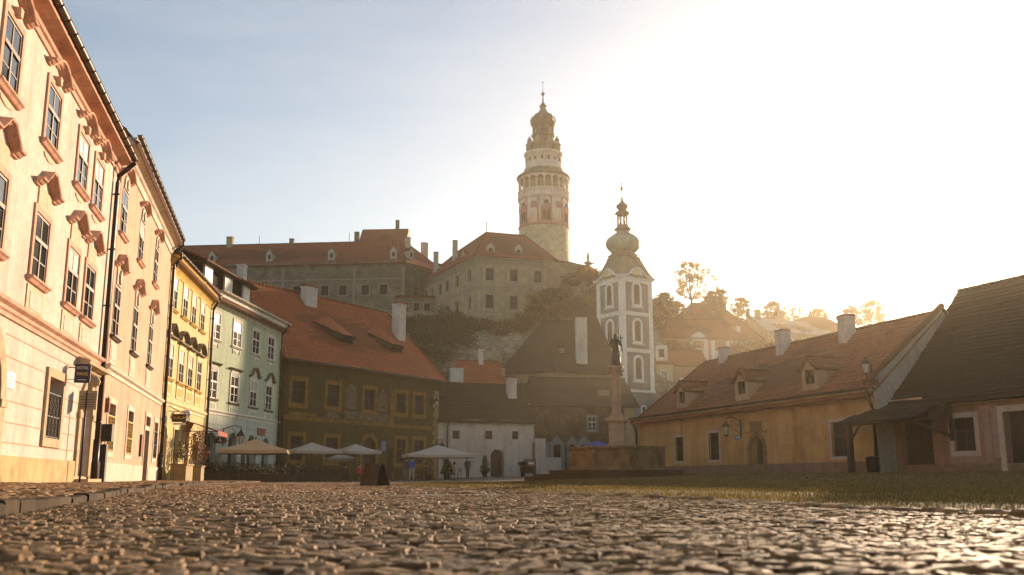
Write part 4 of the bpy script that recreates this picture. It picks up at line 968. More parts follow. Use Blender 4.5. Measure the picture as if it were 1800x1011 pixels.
# corner palace (front wing): left face, front face, then a round bastion
cF = (-6.6, 175); wF1 = Wall((-19.6, 201.6), 154); L1 = math.hypot(cF[0]+19.6, cF[1]-201.6)
wF1 = Wall((-19.6, 201.6), math.degrees(math.atan2(cF[0]+19.6, cF[1]-201.6))); wF2 = Wall(cF, math.degrees(math.atan2(14.6, 3.7))); L2 = 15.0
h = thing('corner_palace', 'painted tan castle palace with a red hipped roof and two white dormers', 'castle', (cF[0], cF[1], 0), wF2.rz)
def sub(w):   # local frame of another facade inside this thing
    v = Matrix.Rotation(-wF2.rz, 3, 'Z') @ Vector((w.P[0]-cF[0], w.P[1]-cF[1], 0)); return v, w.rz-wF2.rz
zt = 40.4; zb1 = 20
o1 = [(s_-.75, s_+.75, z_, z_+ht, .35, 0) for s_ in (2.6, 7.2, 11.9) for z_, ht in ((36.4, 2.2), (31.1, 2.5))]
b = B(); facade(b, 0, L2, zb1, zt, o1); b.build('wall', 'castle2', h)
wall_windows(h, [((o_[0]+o_[1])/2, o_[2], 1.5, o_[3]-o_[2]) for o_ in o1])
v, a = sub(wF1)
hl = bpy.data.objects.new('side_facade', None)
o2 = [(s_-.7, s_+.7, z_, z_+ht, .35, 0) for s_ in (3.5, 7.5, 11.5, 15.5, 20.5, 26.5) for z_, ht in ((36.6, 2.1), (31.2, 2.4))] + [(s_-.6, s_+.6, 27.0, 29.2, .35, 0) for s_ in (8, 13, 19)]
b = B(); facade(b, 0, L1, zb1, zt, o2); sf = b.build('side_wall', 'castle2', h, v, (0, 0, a))
for q in o2:
    b = B(); b.ob(q[0], q[1], -.32, -.25, q[2], q[3]); b.mi = 1; c = (q[0]+q[1])/2; b.ob(c-.05, c+.05, -.25, -.2, q[2], q[3]); b.ob(q[0], q[1], -.25, -.2, q[2]+1.3, q[2]+1.4); b.mi = 2; ring(b, q[0], q[1], q[2], q[3], .18, 0, .04); b.build('window', ['glass_far', 'frame_brown', 'castle_band'], sf)
def palace_bands(b, L): 
    for z in (30.2, 34.6, 35.0, 39.4): b.ob(0, L, 0, .06, z, z+.22)
    k = 1.0
    while k < L: b.ob(k-.12, k+.12, 0, .045, 30.4, 39.4); k += 2.32
b = B(); palace_bands(b, L2); b.build('painted_frame', 'castle_band', h)
b = B(); palace_bands(b, L1); b.build('painted_frame', 'castle_band', sf)
b = B(); b.prof(0, L2+.2, [(0, 39.7), (.1, 39.7), (.3, 40.2), (.6, 40.5), (.6, 40.8), (0, 40.8)]); b.build('cornice', 'castle_band', h)
b = B(); b.prof(-.5, L1+.4, [(0, 39.7), (.1, 39.7), (.3, 40.2), (.6, 40.5), (.6, 40.8), (0, 40.8)]); b.build('cornice', 'castle_band', sf)
Rm = Matrix.Rotation(-wF2.rz, 3, 'Z'); lo = lambda X, Y, Z: tuple(Rm @ Vector((X-cF[0], Y-cF[1], 0)) + Vector((0, 0, Z)))
n2, n1 = wF2.n, wF1.n
eC = lo(cF[0]+.5*n2[0]+.7*n1[0], cF[1]+.5*n2[1]+.7*n1[1], 40.7); eL = lo(*wF1.pt(-.5, .8)[:2], 40.7); eR = lo(*wF2.pt(L2+.3, .8)[:2], 40.7); eB = lo(12, 200, 40.7)
r1, r2, r3 = lo(-5.0, 182.5, 47.2), lo(2.6, 186.5, 47.6), lo(-12, 200, 47.2)
b = B(); b.tiled(eC, eR, r2, r1, .5, .05); b.tiled(eL, eC, r1, r3, .5, .05); b.tiled(eR, eB, r2, r2, .5, .05); b.tiled(eB, eL, r3, r2, .5, .05); b.ridge(r1, r2, .18); b.ridge(eC, r1, .18); b.ridge(r1, r3, .18); b.ridge(eR, r2, .18)
b.tube([Vector(r1), Vector(r1)+Vector((0, 0, 2.2))], .06, 5); b.lathe([(.02, .0), (.22, .25), (.02, .5)], 8, r1[0], r1[1]); rf = b.build('roof', 'tile_castle', h)
for s_ in (3.0, 8.4): castle_dormer(h, s_, 1.2, 41.5, 1.3, 1.6)
for s_ in (9, 22): d_ = castle_dormer(sf, L1-s_, 1.2, 41.5, 1.3, 1.6)
q = lo(-11.5, 190, 0); chimney(rf, q[0], q[1], 43, 47.5, .9, .9, ('castle_trim', 'castle'), pots=False); q = lo(-15.8, 196, 0); chimney(rf, q[0], q[1], 42, 46.5, .9, .9, ('castle_trim', 'castle'), pots=False)
b = B(); q = lo(7.0, 187.5, 0); P = [(9.2, 20), (9.2, 39.3), (9.5, 39.5), (9.5, 39.9), (9.9, 40.3)]; b.lathe(P, 40, q[0], q[1]); b.build('bastion', 'castle2', h)
b = B(); b.lathe([(9.95, 40.2), (6, 41.6), (.3, 43.5)], 40, q[0], q[1]); b.build('bastion_roof', 'tile_castle', h)
b = B(); b.lathe([(9.24, 34.6), (9.28, 34.7), (9.28, 34.9), (9.24, 35.0)], 40, q[0], q[1]); b.lathe([(9.24, 38.2), (9.3, 38.3), (9.24, 38.5)], 40, q[0], q[1]); b.build('string_course', 'castle_band', h)
LINK(hl); bpy.data.objects.remove(hl)

# link wing between
wK = Wall((-23.5, 192.5), 84)
h = thing('castle_link', 'low stone castle link wing between long wing and corner palace', 'castle', (wK.P[0], wK.P[1], 0), wK.rz)
ops = [(s_-.6, s_+.6, z_, z_+2.0, .3, 0) for s_ in (1.8, 4.2, 6.3) for z_ in (33.2, 29.0)]
b = B(); facade(b, 0, 8, 18, 36.6, ops); shell(b, 0, 8, 5, 18, 36.6); b.build('wall', 'castle', h); wall_windows(h, [((o_[0]+o_[1])/2, o_[2], 1.2, 2.0) for o_ in ops])
b = B(); b.prof(-.1, 8, [(0, 36.2), (.2, 36.3), (.4, 36.7), (-5, 37.6), (-5, 36.4)]); b.build('roof', 'tile_castle', h)

# round castle tower
TX, TY = 7.0, 206.0
h = thing('castle_tower', 'tall round castle tower with arcaded gallery and stepped renaissance spire', 'tower', (TX, TY, 0)); z0 = .3
b = B(); b.lathe([(5.7, 24), (5.55, 40), (5.45, 54.0)], 48); b.build('stone_drum', 'tower_stone', h)
b = B(); b.lathe([(5.4, 53.9), (5.4, 60.2)], 48); b.build('painted_drum', 'tower_paint', h)
def rad(b, r, t, w, hgt, z, d=.12, arch=False, n=6):
    """a small panel on the round wall at angle t"""
    c, s_ = math.cos(t), math.sin(t)
    pts = [(-w/2, 0), (w/2, 0)] + ([(w/2*math.cos(math.pi*k/n), hgt-w/2+w/2*math.sin(math.pi*k/n)) for k in range(n+1)] if arch else [(w/2, hgt), (-w/2, hgt)])
    f = lambda u, o, zz: (r*c - u*s_ + o*c, r*s_ + u*c + o*s_, z+zz)
    N_ = len(pts); b.raw([f(u, -d, q) for u, q in pts] + [f(u, d, q) for u, q in pts], [tuple(range(N_)), tuple(range(2*N_-1, N_-1, -1))] + [(i, (i+1) % N_, N_+(i+1) % N_, N_+i) for i in range(N_)])
FR = R(-90)
b = B()
for k in range(12): rad(b, 5.4, FR+R(30*k+15), .35, 6.1, 54.0, .07)
b.lathe([(5.45, 53.8), (5.62, 54.0), (5.62, 54.2), (5.45, 54.3)], 48)
for k in range(6): rad(b, 5.38, FR+R(60*k+4), 2.3, 4.3, 54.4, .06, True, 10); rad(b, 5.38, FR+R(60*k+34), 1.5, 1.6, 57.6, .07, True, 10)
b.build('painted_frame', 'tower_rose', h)
for k in range(6):
    for q in (-.085, .085): b = B(); rad(b, 5.42, FR+R(60*k+4)+q, .62, 2.2, 54.8, .07, True); b.build('window', 'void', h)
    b = B(); rad(b, 5.42, FR+R(60*k+4), .9, .9, 58.4, .07, True, 8); b.build('window', 'void', h)
b = B(); b.lathe([(5.35, 60.0), (5.6, 60.2), (5.75, 60.6), (5.75, 61.0), (5.4, 61.1), (5.4, 61.9), (5.7, 62.0), (5.7, 62.25), (4.4, 62.3)], 48)
for k in range(40): rad(b, 5.5, R(9*k), .22, .9, 61.05, .14)
b.build('gallery_parapet', 'tower_paint', h)
b = B(); b.lathe([(4.5, 62), (4.5, 65.6)], 40); b.build('gallery_wall', 'castle2', h)
b = B()
for k in range(20):
    t = FR+R(18*k); b.tube([(5.35*math.cos(t), 5.35*math.sin(t), 62.2), (5.35*math.cos(t), 5.35*math.sin(t), 64.4)], .2, 8)
    u0, u1 = t, t+R(18)
    A3 = [(t+R(18)*(j/8), 64.3 + .7*math.sin(math.pi*j/8)) for j in range(9)]
    for j in range(8):
        (p, zp), (q_, zq) = A3[j], A3[j+1]
        for rr in (5.15, 5.6): b.face([(rr*math.cos(p), rr*math.sin(p), zp), (rr*math.cos(q_), rr*math.sin(q_), zq), (rr*math.cos(q_), rr*math.sin(q_), 65.5), (rr*math.cos(p), rr*math.sin(p), 65.5)])
        b.face([(5.15*math.cos(p), 5.15*math.sin(p), zp), (5.15*math.cos(q_), 5.15*math.sin(q_), zq), (5.6*math.cos(q_), 5.6*math.sin(q_), zq), (5.6*math.cos(p), 5.6*math.sin(p), zp)])
b.build('arcade', 'tower_paint', h)
b = B(); b.lathe([(5.6, 65.3), (5.95, 65.4), (5.95, 65.7), (5.3, 66.2), (4.3, 67.0), (4.0, 67.3)], 48); b.build('gallery_roof', 'dark_copper', h)
b = B(); b.lathe([(4.1, 67.1), (4.3, 67.3), (4.3, 67.6), (3.95, 67.9), (3.95, 70.4), (4.2, 70.6), (4.35, 70.9), (4.35, 71.2), (3.6, 71.4)], 48)
for k in range(12): rad(b, 3.95, FR+R(30*k+9), .1, 2.5, 67.9, .1)
b.build('upper_drum', 'tower_paint', h)
for k in range(16): b = B(); rad(b, 3.95, FR+R(22.5*k+16), .55, .85, 69.0, .06); b.build('window', 'void', h)
b = B(); b.lathe([(3.8, 71.3), (3.5, 71.9), (2.9, 72.3), (2.8, 73.4), (3.0, 73.6), (2.4, 74.2), (2.15, 75.0), (2.05, 75.6)], 24); b.build('cone_roof', 'dark_copper', h)
for k in range(8):
    t = FR+R(45*k+20); x, y = 3.3*math.cos(t), 3.3*math.sin(t)
    b = B(); b.lathe([(.7, 71.3), (.7, 72.7), (.92, 72.85), (.88, 73.1), (.55, 73.5), (.5, 73.9), (.62, 74.1), (.2, 74.7), (.06, 75.1)], 10, x, y)
    
    if k in (0, 4): b.tube([(x, y, 74.8), (x, y, 77.2)], .05, 5)
    b.build('turret', 'castle2', h)
def wide(b): b.v = [(x*(1+.28*(1-smooth(80.2, 82.6, z))), y*(1+.28*(1-smooth(80.2, 82.6, z))), z) for x, y, z in b.v]
b = B()
for k in range(8):
    t = FR+R(45*k+22); b.tube([(1.75*math.cos(t), 1.75*math.sin(t), 75.4), (1.75*math.cos(t), 1.75*math.sin(t), 78.2)], .26, 8)
b.lathe([(2.0, 75.3), (2.15, 75.6), (1.9, 75.8), (1.3, 75.9), (1.3, 77.8), (1.9, 77.9), (2.2, 78.2), (2.2, 78.5), (2.0, 78.6)], 24); wide(b); b.build('lantern', 'dark_copper', h)
b = B(); b.lathe([(2.05, 78.5), (2.1, 79.2), (1.9, 79.9), (1.5, 80.5), (1.0, 81.0), (.75, 81.5), (.6, 82.2), (.8, 82.4), (.9, 82.6), (.55, 82.9), (.3, 83.5)], 24)
for k in range(8): t = FR+R(45*k); b.lathe([(.3, 78.5), (.35, 79.3), (.15, 79.8), (.03, 80.3)], 8, 1.95*math.cos(t), 1.95*math.sin(t))
wide(b); b.build('dome', 'dark_copper', h)
b = B(); b.tube([(0, 0, 82.8), (0, 0, 85.6)], .26, 8, .07); b.tube([(0, 0, 85.5), (0, 0, 88.6)], .07, 6, .03); b.lathe([(.05, 85.0), (.42, 85.4), (.42, 85.7), (.05, 86.1)], 12); b.box(-.3, .3, -.03, .03, 88.3, 88.4); b.build('finial', 'iron', h)
b = B(); b.box(-.5, .5, -.5, .5, 36, 41.5); b.lathe([(.7, 41.4), (.3, 42.2), (.6, 42.8), (.9, 43.0), (.2, 43.6), (.35, 44.2), (.08, 45.4), (.02, 46.0)], 8); b.tube([(-.2, 0, 42.6), (1.7, 0, 43.2)], .22, 6, .08); b.tube([(.2, 0, 42.6), (-1.0, 0, 43.3)], .2, 6, .08)
o = b.build('roof_finial', 'castle_trim', None, (15.4, 191, 0)); tag(o, 'stone pinnacle figure on the end of the castle bastion roof', 'finial')

# ------------------------------------------------------------------ hills
def hash2(x, y):
    return (math.sin(x*.37+1.3)*math.cos(y*.31-.7) + .5*math.sin(x*.83-y*.57+2.1) + .3*math.sin(x*1.7+y*1.9))*.5
def hill_z(X, Y):
    # castle rock on the left and centre, gentler slope to the right
    t = [(104, -.6), (118, 1.5), (126, 4), (134, 8), (142, 13), (150, 17), (158, 20), (166, 23.5), (174, 27.5), (182, 31), (200, 34), (260, 36), (330, 38)]
    g = [(104, -.6), (118, 1), (140, 6), (165, 14), (200, 24), (240, 33), (280, 42), (330, 47)]
    def ip(T, y):
        if y <= T[0][0]: return T[0][1]
        for (a, p), (c, q) in zip(T, T[1:]):
            if y <= c: return p+(q-p)*(y-a)/(c-a)
        return T[-1][1]
    w = smooth(14, 34, X); top = 8*smooth(2, 14, X)*(1-smooth(22, 40, X))*smooth(160, 184, Y)
    z = ip(t, Y)*(1-w)+ip(g, Y)*w + top
    low = smooth(6, 11, X)*(1-smooth(30, 38, X))*(1-smooth(154, 164, Y)); z = z*(1-low)+min(z, 5)*low
    z *= 1-.35*smooth(-30, -75, X)*0
    k = smooth(112, 130, Y)
    rough = hash2(X*1.0, Y*1.0)*1.1 + hash2(X*2.7, Y*2.3)*.6 + hash2(X*6.1, Y*5.7)*.28
    cl = smooth(-22, -6, X)*(1-smooth(8, 16, X))*smooth(126, 134, Y)*(1-smooth(164, 174, Y))
    ledge = (z/3.1)%1.0; z += cl*((3.1*smooth(.25, .95, ledge)-3.1*ledge)*.75 + abs(hash2(X*3.1+9, Y*2.1))*1.5 + hash2(X*11, Y*9)*.35)
    return z + rough*k*(1 if X < 20 else .5)
b = B(); nx, ny = 230, 190; xs = [-130+260*i/nx for i in range(nx+1)]; ys = [104+226*(j/ny)**1.15 for j in range(ny+1)]
b.smooth = True
b.raw([(x, y, hill_z(x, y)) for y in ys for x in xs], [(j*(nx+1)+i, j*(nx+1)+i+1, (j+1)*(nx+1)+i+1, (j+1)*(nx+1)+i) for j in range(ny) for i in range(nx)])
tag(b.build('hill', 'rock', recalc=False), kind='structure')
b = B(); b.smooth = True     # far ridge beyond the town
vs = []; n = 60
for j in range(6):
    for i in range(n+1):
        X = -260+760*i/n; d = j/5; vs.append((X, 480+d*160, -1+math.sin(d*math.pi/2)*(66+14*math.sin(X*.021+1)+7*math.sin(X*.061)+16*smooth(60, 330, X))))
b.raw(vs, [(j*(n+1)+i, j*(n+1)+i+1, (j+1)*(n+1)+i+1, (j+1)*(n+1)+i) for j in range(5) for i in range(n)])
tag(b.build('hills', 'rock', recalc=False), kind='structure')

# ------------------------------------------------------------------ foliage
def leaves_mesh(name, clumps, per, size, mat, flat=.6):
    """leaf faces scattered through ellipsoid clumps (cx,cy,cz,rx,ry,rz)"""
    P = []
    for cx_, cy_, cz_, rx, ry, rz in clumps:
        n = max(8, int(per*rx*ry**.5*rz**.5)); d = rng.normal(size=(n, 3)); d /= np.linalg.norm(d, axis=1)[:, None]
        r = rng.random(n)**.45; P.append(d*r[:, None]*np.array([rx, ry, rz]) + np.array([cx_, cy_, cz_]))
    P = np.concatenate(P); n = len(P)
    a = rng.normal(size=(n, 3)); a /= np.linalg.norm(a, axis=1)[:, None]; c = rng.normal(size=(n, 3)); c -= (c*a).sum(1)[:, None]*a; c /= np.linalg.norm(c, axis=1)[:, None]
    s = size*(.6+.8*rng.random(n))[:, None]; a *= s; c *= s*flat
    V = np.stack([P-a*.9, P-c*.6, P+a, P+c*.6], 1).reshape(-1, 3)
    me = bpy.data.meshes.new(name); me.from_pydata(V.tolist(), [], [(4*i, 4*i+1, 4*i+2, 4*i+3) for i in range(n)]); me.materials.append(M[mat]); return me
def grow(ht, spread, nl, seed, crown0=.35, cl=.9, open_=1.0, lean=0):
    """trunk, limbs and twigs; leaf clumps sit on the twigs through a rounded crown volume"""
    rs = random.Random(seed); b = B(); cl_ = []
    c0 = ht*crown0; cz = (ht+c0)/2; rzz = (ht-c0)/2
    fork = Vector((lean*ht*.3, 0, c0*.9)); b.tube([Vector((0, 0, -.6)), Vector((rs.uniform(-.1, .1), 0, c0*.5)), fork], ht*.026, 7, ht*.018)
    tops = []
    for k in range(3):
        an = 2.1*k+rs.uniform(-.4, .4); t = Vector((lean*ht+math.cos(an)*spread*.35, math.sin(an)*spread*.35, ht*rs.uniform(.82, .95))); m = fork.lerp(t, .5)+Vector((math.cos(an), math.sin(an), 0))*spread*.12
        b.tube([fork, m, t], ht*.015, 6, ht*.004); tops.append((fork, m, t)); cl_.append((t.x, t.y, t.z, cl*.7, cl*.7, cl*.6))
    for k in range(nl*4):
        u = rs.uniform(-.95, 1); an = rs.uniform(0, 6.283); rr = math.sqrt(max(0, 1-abs(u)**3))*rs.uniform(.55, 1.0)*(1+.25*math.sin(an*3+seed))
        p = Vector((lean*ht*.6+math.cos(an)*rr*spread, math.sin(an)*rr*spread, cz+u*rzz))
        f, m, t = rs.choice(tops); q = f.lerp(m, rs.random()) if p.z < m.z else m.lerp(t, rs.uniform(0, .8))
        b.tube([q, q.lerp(p, .5)+Vector((0, 0, rs.uniform(-.2, .15))), p], ht*.006, 4, ht*.0015)
        r = cl*rs.uniform(.45, .95); cl_.append((p.x, p.y, p.z, r, r, r*rs.uniform(.7, 1.05)))
    return b, cl_
TREES = {}
def tree(kind, X, Y, z, label, sc_=1, rz=0, name='tree'):
    if kind not in TREES:
        ht, sp, nl, seed, c0, cl, op_, per, sz, mat, ln = kind
        b, c = grow(ht, sp, nl, seed, c0, cl, op_, ln); b.smooth = True; t = bpy.data.objects.new('tmp', None)
        TREES[kind] = (b, leaves_mesh('crown', c, per, sz, mat), None)
    b, cm, tm = TREES[kind]
    r = thing(name, label, 'tree', (X, Y, z), rz); r.scale = (sc_, sc_, sc_)
    if tm is None: o = b.build('trunk', 'bark', r, recalc=False); TREES[kind] = (b, cm, o.data)
    else: mk('trunk', tm, r)
    mk('crown', cm, r); return r
big = (10.5, 4.3, 20, 3, .24, .7, 1.25, 190, .2, 'leaf_gold', .06)
rnd = (8, 3.0, 22, 5, .1, .8, 1.0, 260, .2, 'leaf_gold', 0)
den = (8.5, 2.8, 26, 9, .05, .9, .9, 240, .22, 'leaf_dark', 0)
sml = (5.5, 1.8, 15, 12, .1, .6, 1.0, 330, .18, 'leaf_gold', .05)
hz = hill_z
for kind, px, Y, zz, s_, rz_t, lb in [
    (big, 37.2, 198, 34.2, 1.0, .3, 'tall open golden tree on the hill right of the church tower'),
    (den, 30.4, 190, 27.5, 1.05, 1, 'dense tree close to the right side of the church tower'),
    (rnd, 32.0, 184, 27.0, .8, 2, 'round golden tree directly behind the church tower shoulder'),
    (sml, 44.0, 202, 34.6, 1.0, 0, 'small tree standing just right of the tall golden tree'),
    (rnd, 51.5, 214, 33.6, .8, 4, 'rounded tree above the hipped roof of the manor house'),
    (den, 41.0, 194, 30.0, .9, 5, 'bushy tree at the foot of the tall golden tree'),
    (rnd, 62.5, 228, 34.0, .95, 1.2, 'wide hazy tree between the manor and the domed roof'),
    (big, 78.0, 262, 35.0, .8, 1.9, 'far hazy tree above the pale snow-bright roof'),
    (rnd, 84.0, 262, 36.5, 1.0, .2, 'far hazy round tree beyond the domed roof'),
    (sml, 96.0, 270, 40.0, 1.5, 5, 'far slender tree near the right end of the ridge'),
    (rnd, 104.0, 275, 40.0, 1.2, 2, 'farthest rounded tree on the hazy right ridge'),
    (den, 20.5, 183, 33.0, .75, 2, 'dense golden brown tree between castle bastion and church tower'),
    (rnd, 24.5, 188, 32.5, .8, 3, 'autumn tree seen past the left edge of the church tower')]:
    tree(kind, px, Y, max(zz, hz(px, Y)) if zz < hz(px, Y) else zz-.0, lb, s_, rz_t)
bush_me = [leaves_mesh('bush', [(rng.normal()*1.0, rng.normal()*.9, .5+rng.random()*1.1, .8+rng.random()*.7, .8+rng.random()*.6, .7+rng.random()*.5) for _ in range(9)], 150, .2, m) for m in ('leaf_dark', 'leaf_dark', 'leaf_rust', 'leaf_rust', 'leaf_gold')]
k = 0
def bush(X, Y, s_, mi=None, lab='brown leafless looking scrub bush on the slope of castle rock', grp='scrub bushes on castle rock'):
    o = mk('bush', bush_me[mi if mi is not None else random.randrange(4)], None, (X, Y, hz(X, Y)-.2), (0, 0, random.uniform(0, 6.3))); o.scale = (s_*random.uniform(.9, 1.4), s_, s_*random.uniform(.7, 1.15)); tag(o, lab, 'bush', grp)
for _ in range(150):
    Y = random.uniform(121, 176); X = random.uniform(-20, 20)
    u = (X/Y)
    if u > .10 and Y < 160: continue
    rockzone = (-.065 < u < .045) and 128 < Y < 167
    if rockzone and random.random() < .9: continue
    bush(X, Y, random.uniform(.8, 1.5), 0 if u < -.04 else None)
for i in range(34): X = random.uniform(4, 24); bush(X, random.uniform(170, 180), random.uniform(1.0, 1.9), random.choice([2, 4, 4]), 'golden scrub bush below the round castle bastion', 'scrub bushes under the bastion')
for i in range(46): X = random.uniform(24, 62); bush(X, random.uniform(180, 206), random.uniform(1.1, 2.2), random.choice([0, 2, 4]), 'hazy scrub bush on the hillside right of the church tower', 'scrub bushes on the right hillside')
for X, Y, s_, lb in ((-15.2, 122, .95, 'dark olive tree rising behind the frescoed house roof'), (-14.0, 127, .62, 'dark tree at the foot of castle rock right of the tall chimney')):
    tree(den, X, Y, hz(X, Y)-.5, lb, s_, X)

# ------------------------------------------------------------------ houses on the right hillside
def hillhouse(name, label, P, az, L, D, z0, ze, zr, wall, roof, hl=0, hr=0, wins=(), over=.4, sur='church_white', wd=.2):
    w = Wall(P, az); h = house(name, label, w); ops = [(s_-a/2, s_+a/2, z_, z_+c, .3, 0) for s_, z_, a, c in wins]
    b = B(); facade(b, 0, L, z0, ze, ops); shell(b, 0, L, D, z0, ze, None if hl or hr else zr); b.build('wall', wall, h)
    for s_, z_, a, c in wins: window(h, s_, z_, a, c, .22, frame='frame_white', sur=sur, wd=wd, proud=.04)
    rf = hiproof(h, 0, L, D, ze+.05, zr, over, hl, hr, roof, .45, step=.04); return h, rf
M['manor'] = plaster('tan manor plaster', (.42, .33, .22), .15, (.55, .48, .38), .4, 1.2)
M['house_rose'] = plaster('rose house plaster', (.55, .3, .2), .12, None, 0, .6)
M['house_yellow'] = plaster('pale yellow house plaster', (.6, .5, .28), .12, None, 0, .6)
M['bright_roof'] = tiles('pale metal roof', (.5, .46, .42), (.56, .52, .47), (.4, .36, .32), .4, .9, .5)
h, rf = hillhouse('manor', 'broad tan manor house with tall hipped roof in golden haze', (35.0, 200), 68, 22, 15, 20, 29.6, 38.3, 'manor', 'tile_brown', 8, 6.5, [(s_, 24.5, 1.3, 2.0) for s_ in (2.5, 6, 9.5, 13, 16.5, 20)])
b = B()
for k in range(18): b.ob(.6+k*1.2, 1.2+k*1.2, 0, .05, 28.4, 29.2)
b.build('painted_frieze', 'church_white', h); b = B()
for s_, o_, z_ in ((9, 3.2, 34.2), (15.5, 1.8, 32.2)): b.box(s_-.4, s_+.4, o_-.8, o_+.8, z_-.9, z_+.4)
b.build('roof_window', 'church_white', rf)
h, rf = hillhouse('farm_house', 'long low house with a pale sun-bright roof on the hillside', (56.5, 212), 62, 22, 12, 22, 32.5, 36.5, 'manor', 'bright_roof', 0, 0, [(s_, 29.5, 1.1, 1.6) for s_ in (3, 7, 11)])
chimney(rf, 2.5, 5.5, 34, 38.2, 1.2, 1, ('castle2', 'brick'), False); chimney(rf, 9.5, 5.5, 34, 38.6, 1.2, 1, ('castle2', 'brick'), False)
for s_ in (5, 7.5, 12): b = B(); b.box(s_-.6, s_+.6, 1.6, 3.2, 33.5, 34.6); b.build('roof_window', 'void', rf)
h = thing('domed_house', 'hazy house with a broad domed roof at the top of the right hill', 'house', (72.5, 232, 0)); b = B(); b.lathe([(8, 22), (8, 34.4)], 24); b.build('wall', 'manor', h)
b = B(); b.lathe([(8.6, 34.2), (7.6, 35.8), (5.2, 37.6), (2.4, 38.6), (.6, 38.9), (.3, 39.6), (.05, 40.6)], 24); b.build('dome', 'tile_brown', h)
h, rf = hillhouse('gabled_house', 'rose house with white baroque gables and orange roof by the church tower', (27.8, 178), 80, 13.5, 9, 12, 26.2, 30.3, 'house_rose', 'tile_castle', 3, 0, [(7.2, 22.0, 1.2, 1.8), (11.4, 21.8, 1.4, 1.7)])
b = B()
for c_, w_ in ((7.2, 1.7), (11.4, 1.8)):
    b.ob(c_-w_, c_-w_+.7, 0, .15, 20, 25.6); b.ob(c_+w_-.7, c_+w_, 0, .15, 20, 25.6); b.ob(c_-w_, c_+w_, 0, .12, 20, 21.0)
b.prism([(5.5, 25.5), (8.9, 25.5), (8.4, 26.6), (7.8, 27.0), (7.2, 27.2), (6.6, 27.0), (6.0, 26.6)], -.2, .2); b.ob(4.8, 13.6, 0, .3, 19.5, 19.9); b.build('gable_trim', 'church_white', h)
h, rf = hillhouse('yellow_house', 'pale yellow house tucked right beside the church tower base', (24.6, 164), 85, 2.9, 8, 6, 19.6, 22.6, 'house_yellow', 'tile_castle', 0, 0, [(1.3, 16.0, 1.0, 2.2)])
b = B(); b.ob(.0, 2.0, -2.2, -.2, 20, 22.6); b.mi = 1; b.ob(.5, 1.4, -.2, -.15, 20.6, 22); b.build('dormer', ['church_white', 'void'], rf)
h, rf = hillhouse('rose_house', 'small dusty rose house between the yellow house and the ochre roof', (27.7, 164.6), 85, 6, 8, 6, 19.3, 22.4, 'house_rose', 'tile_castle', 0, 0, [(1.6, 15.2, 1.0, 1.7)])
h, rf = hillhouse('red_roofed_cottage', 'red roofed cottage below the rock with a stepped pale gable', (-6.8, 124), 78, 6.0, 7, 2, 12.2, 15.6, 'church_wall', 'tile_red', 0, 0)
b = B(); b.face([(6.1, -.4, 12.0), (6.1, 3.5, 16.0), (6.1, 7.4, 12), (6.1, 7.4, 2), (6.1, -.4, 2)]); b.box(5.9, 6.3, 3.0, 4.0, 15.4, 16.4); b.box(5.9, 6.3, 1.2, 2.0, 13.4, 14.5); b.build('gable', 'church_wall', h)
chimney(rf, 3.4, 3.2, 13, 17.2, .6, .6, ('chim', 'brick')); chimney(rf, -.4, -.6, 10, 14.2, 1.6, 1.1, ('chim', 'brick'), False)
# ------------------------------------------------------------------ ground
def gz(X, Y):
    d = 1-((X-wR.P[0])*wR.n[0]+(Y-wR.P[1])*wR.n[1])/22
    return max(.45*smooth(0, 1, d), .3*smooth(80, 103, Y), .44 if Y > 150 else 0)
def interp(T, y):
    if y <= T[0][0]: return T[0][1]
    for (a, p), (c, q) in zip(T, T[1:]):
        if y <= c: return p+(q-p)*(y-a)/(c-a)
    return T[-1][1]
LAWN = [(-6, 5.2), (0, 4.2), (3.2, 3.35), (5.4, 2.86), (6.7, 2.4), (9, 1.84), (11.3, 1.0), (14.8, 0.), (18, -.75), (21, -1.5), (26, -2.8), (31, -3.8)]
LAWN2 = [(31, -3.8), (36, -3.9), (42, -3.0), (48, -.8), (52, 1.6), (56, 6.0), (60, 12.5)]
KERB = [(-6, -.9), (0, -1.7), (3.5, -2.45), (5.9, -3.1), (11.9, -4.9), (24, -8.5), (36, -11.2), (50, -13.6), (62, -15.6)]
def lawn_edge(y): return interp(LAWN, y) if y <= 31 else interp(LAWN2, y)
def kerb_x(y): return interp(KERB, y)
def und(x, y): return .010*math.sin(x*1.3+y*.5)+.008*math.sin(y*.8-x*.6+1)+.005*math.sin(x*2.9+y*2.1)
b = B(); b.smooth = True
xs = sorted(set([-420, -250, -150, -100, -70, -50, -40] + [x*1.0 for x in range(-34, 47)] + [x*.25 for x in range(-40, 24)] + [60, 90, 140, 220, 300, 480])); ys = sorted(set([-60, -40, -25, -15] + [y*1.0 for y in range(-10, 110, 1)] + [115, 125, 140, 160, 200, 260, 340, 480, 700]))
b.raw([(x, y, gz(x, y)+(und(x, y) if 0 < y < 55 else 0)-.007) for y in ys for x in xs], [(j*len(xs)+i, j*len(xs)+i+1, (j+1)*len(xs)+i+1, (j+1)*len(xs)+i) for j in range(len(ys)-1) for i in range(len(xs)-1)])
tag(b.build('ground', 'joint', recalc=False), kind='structure')

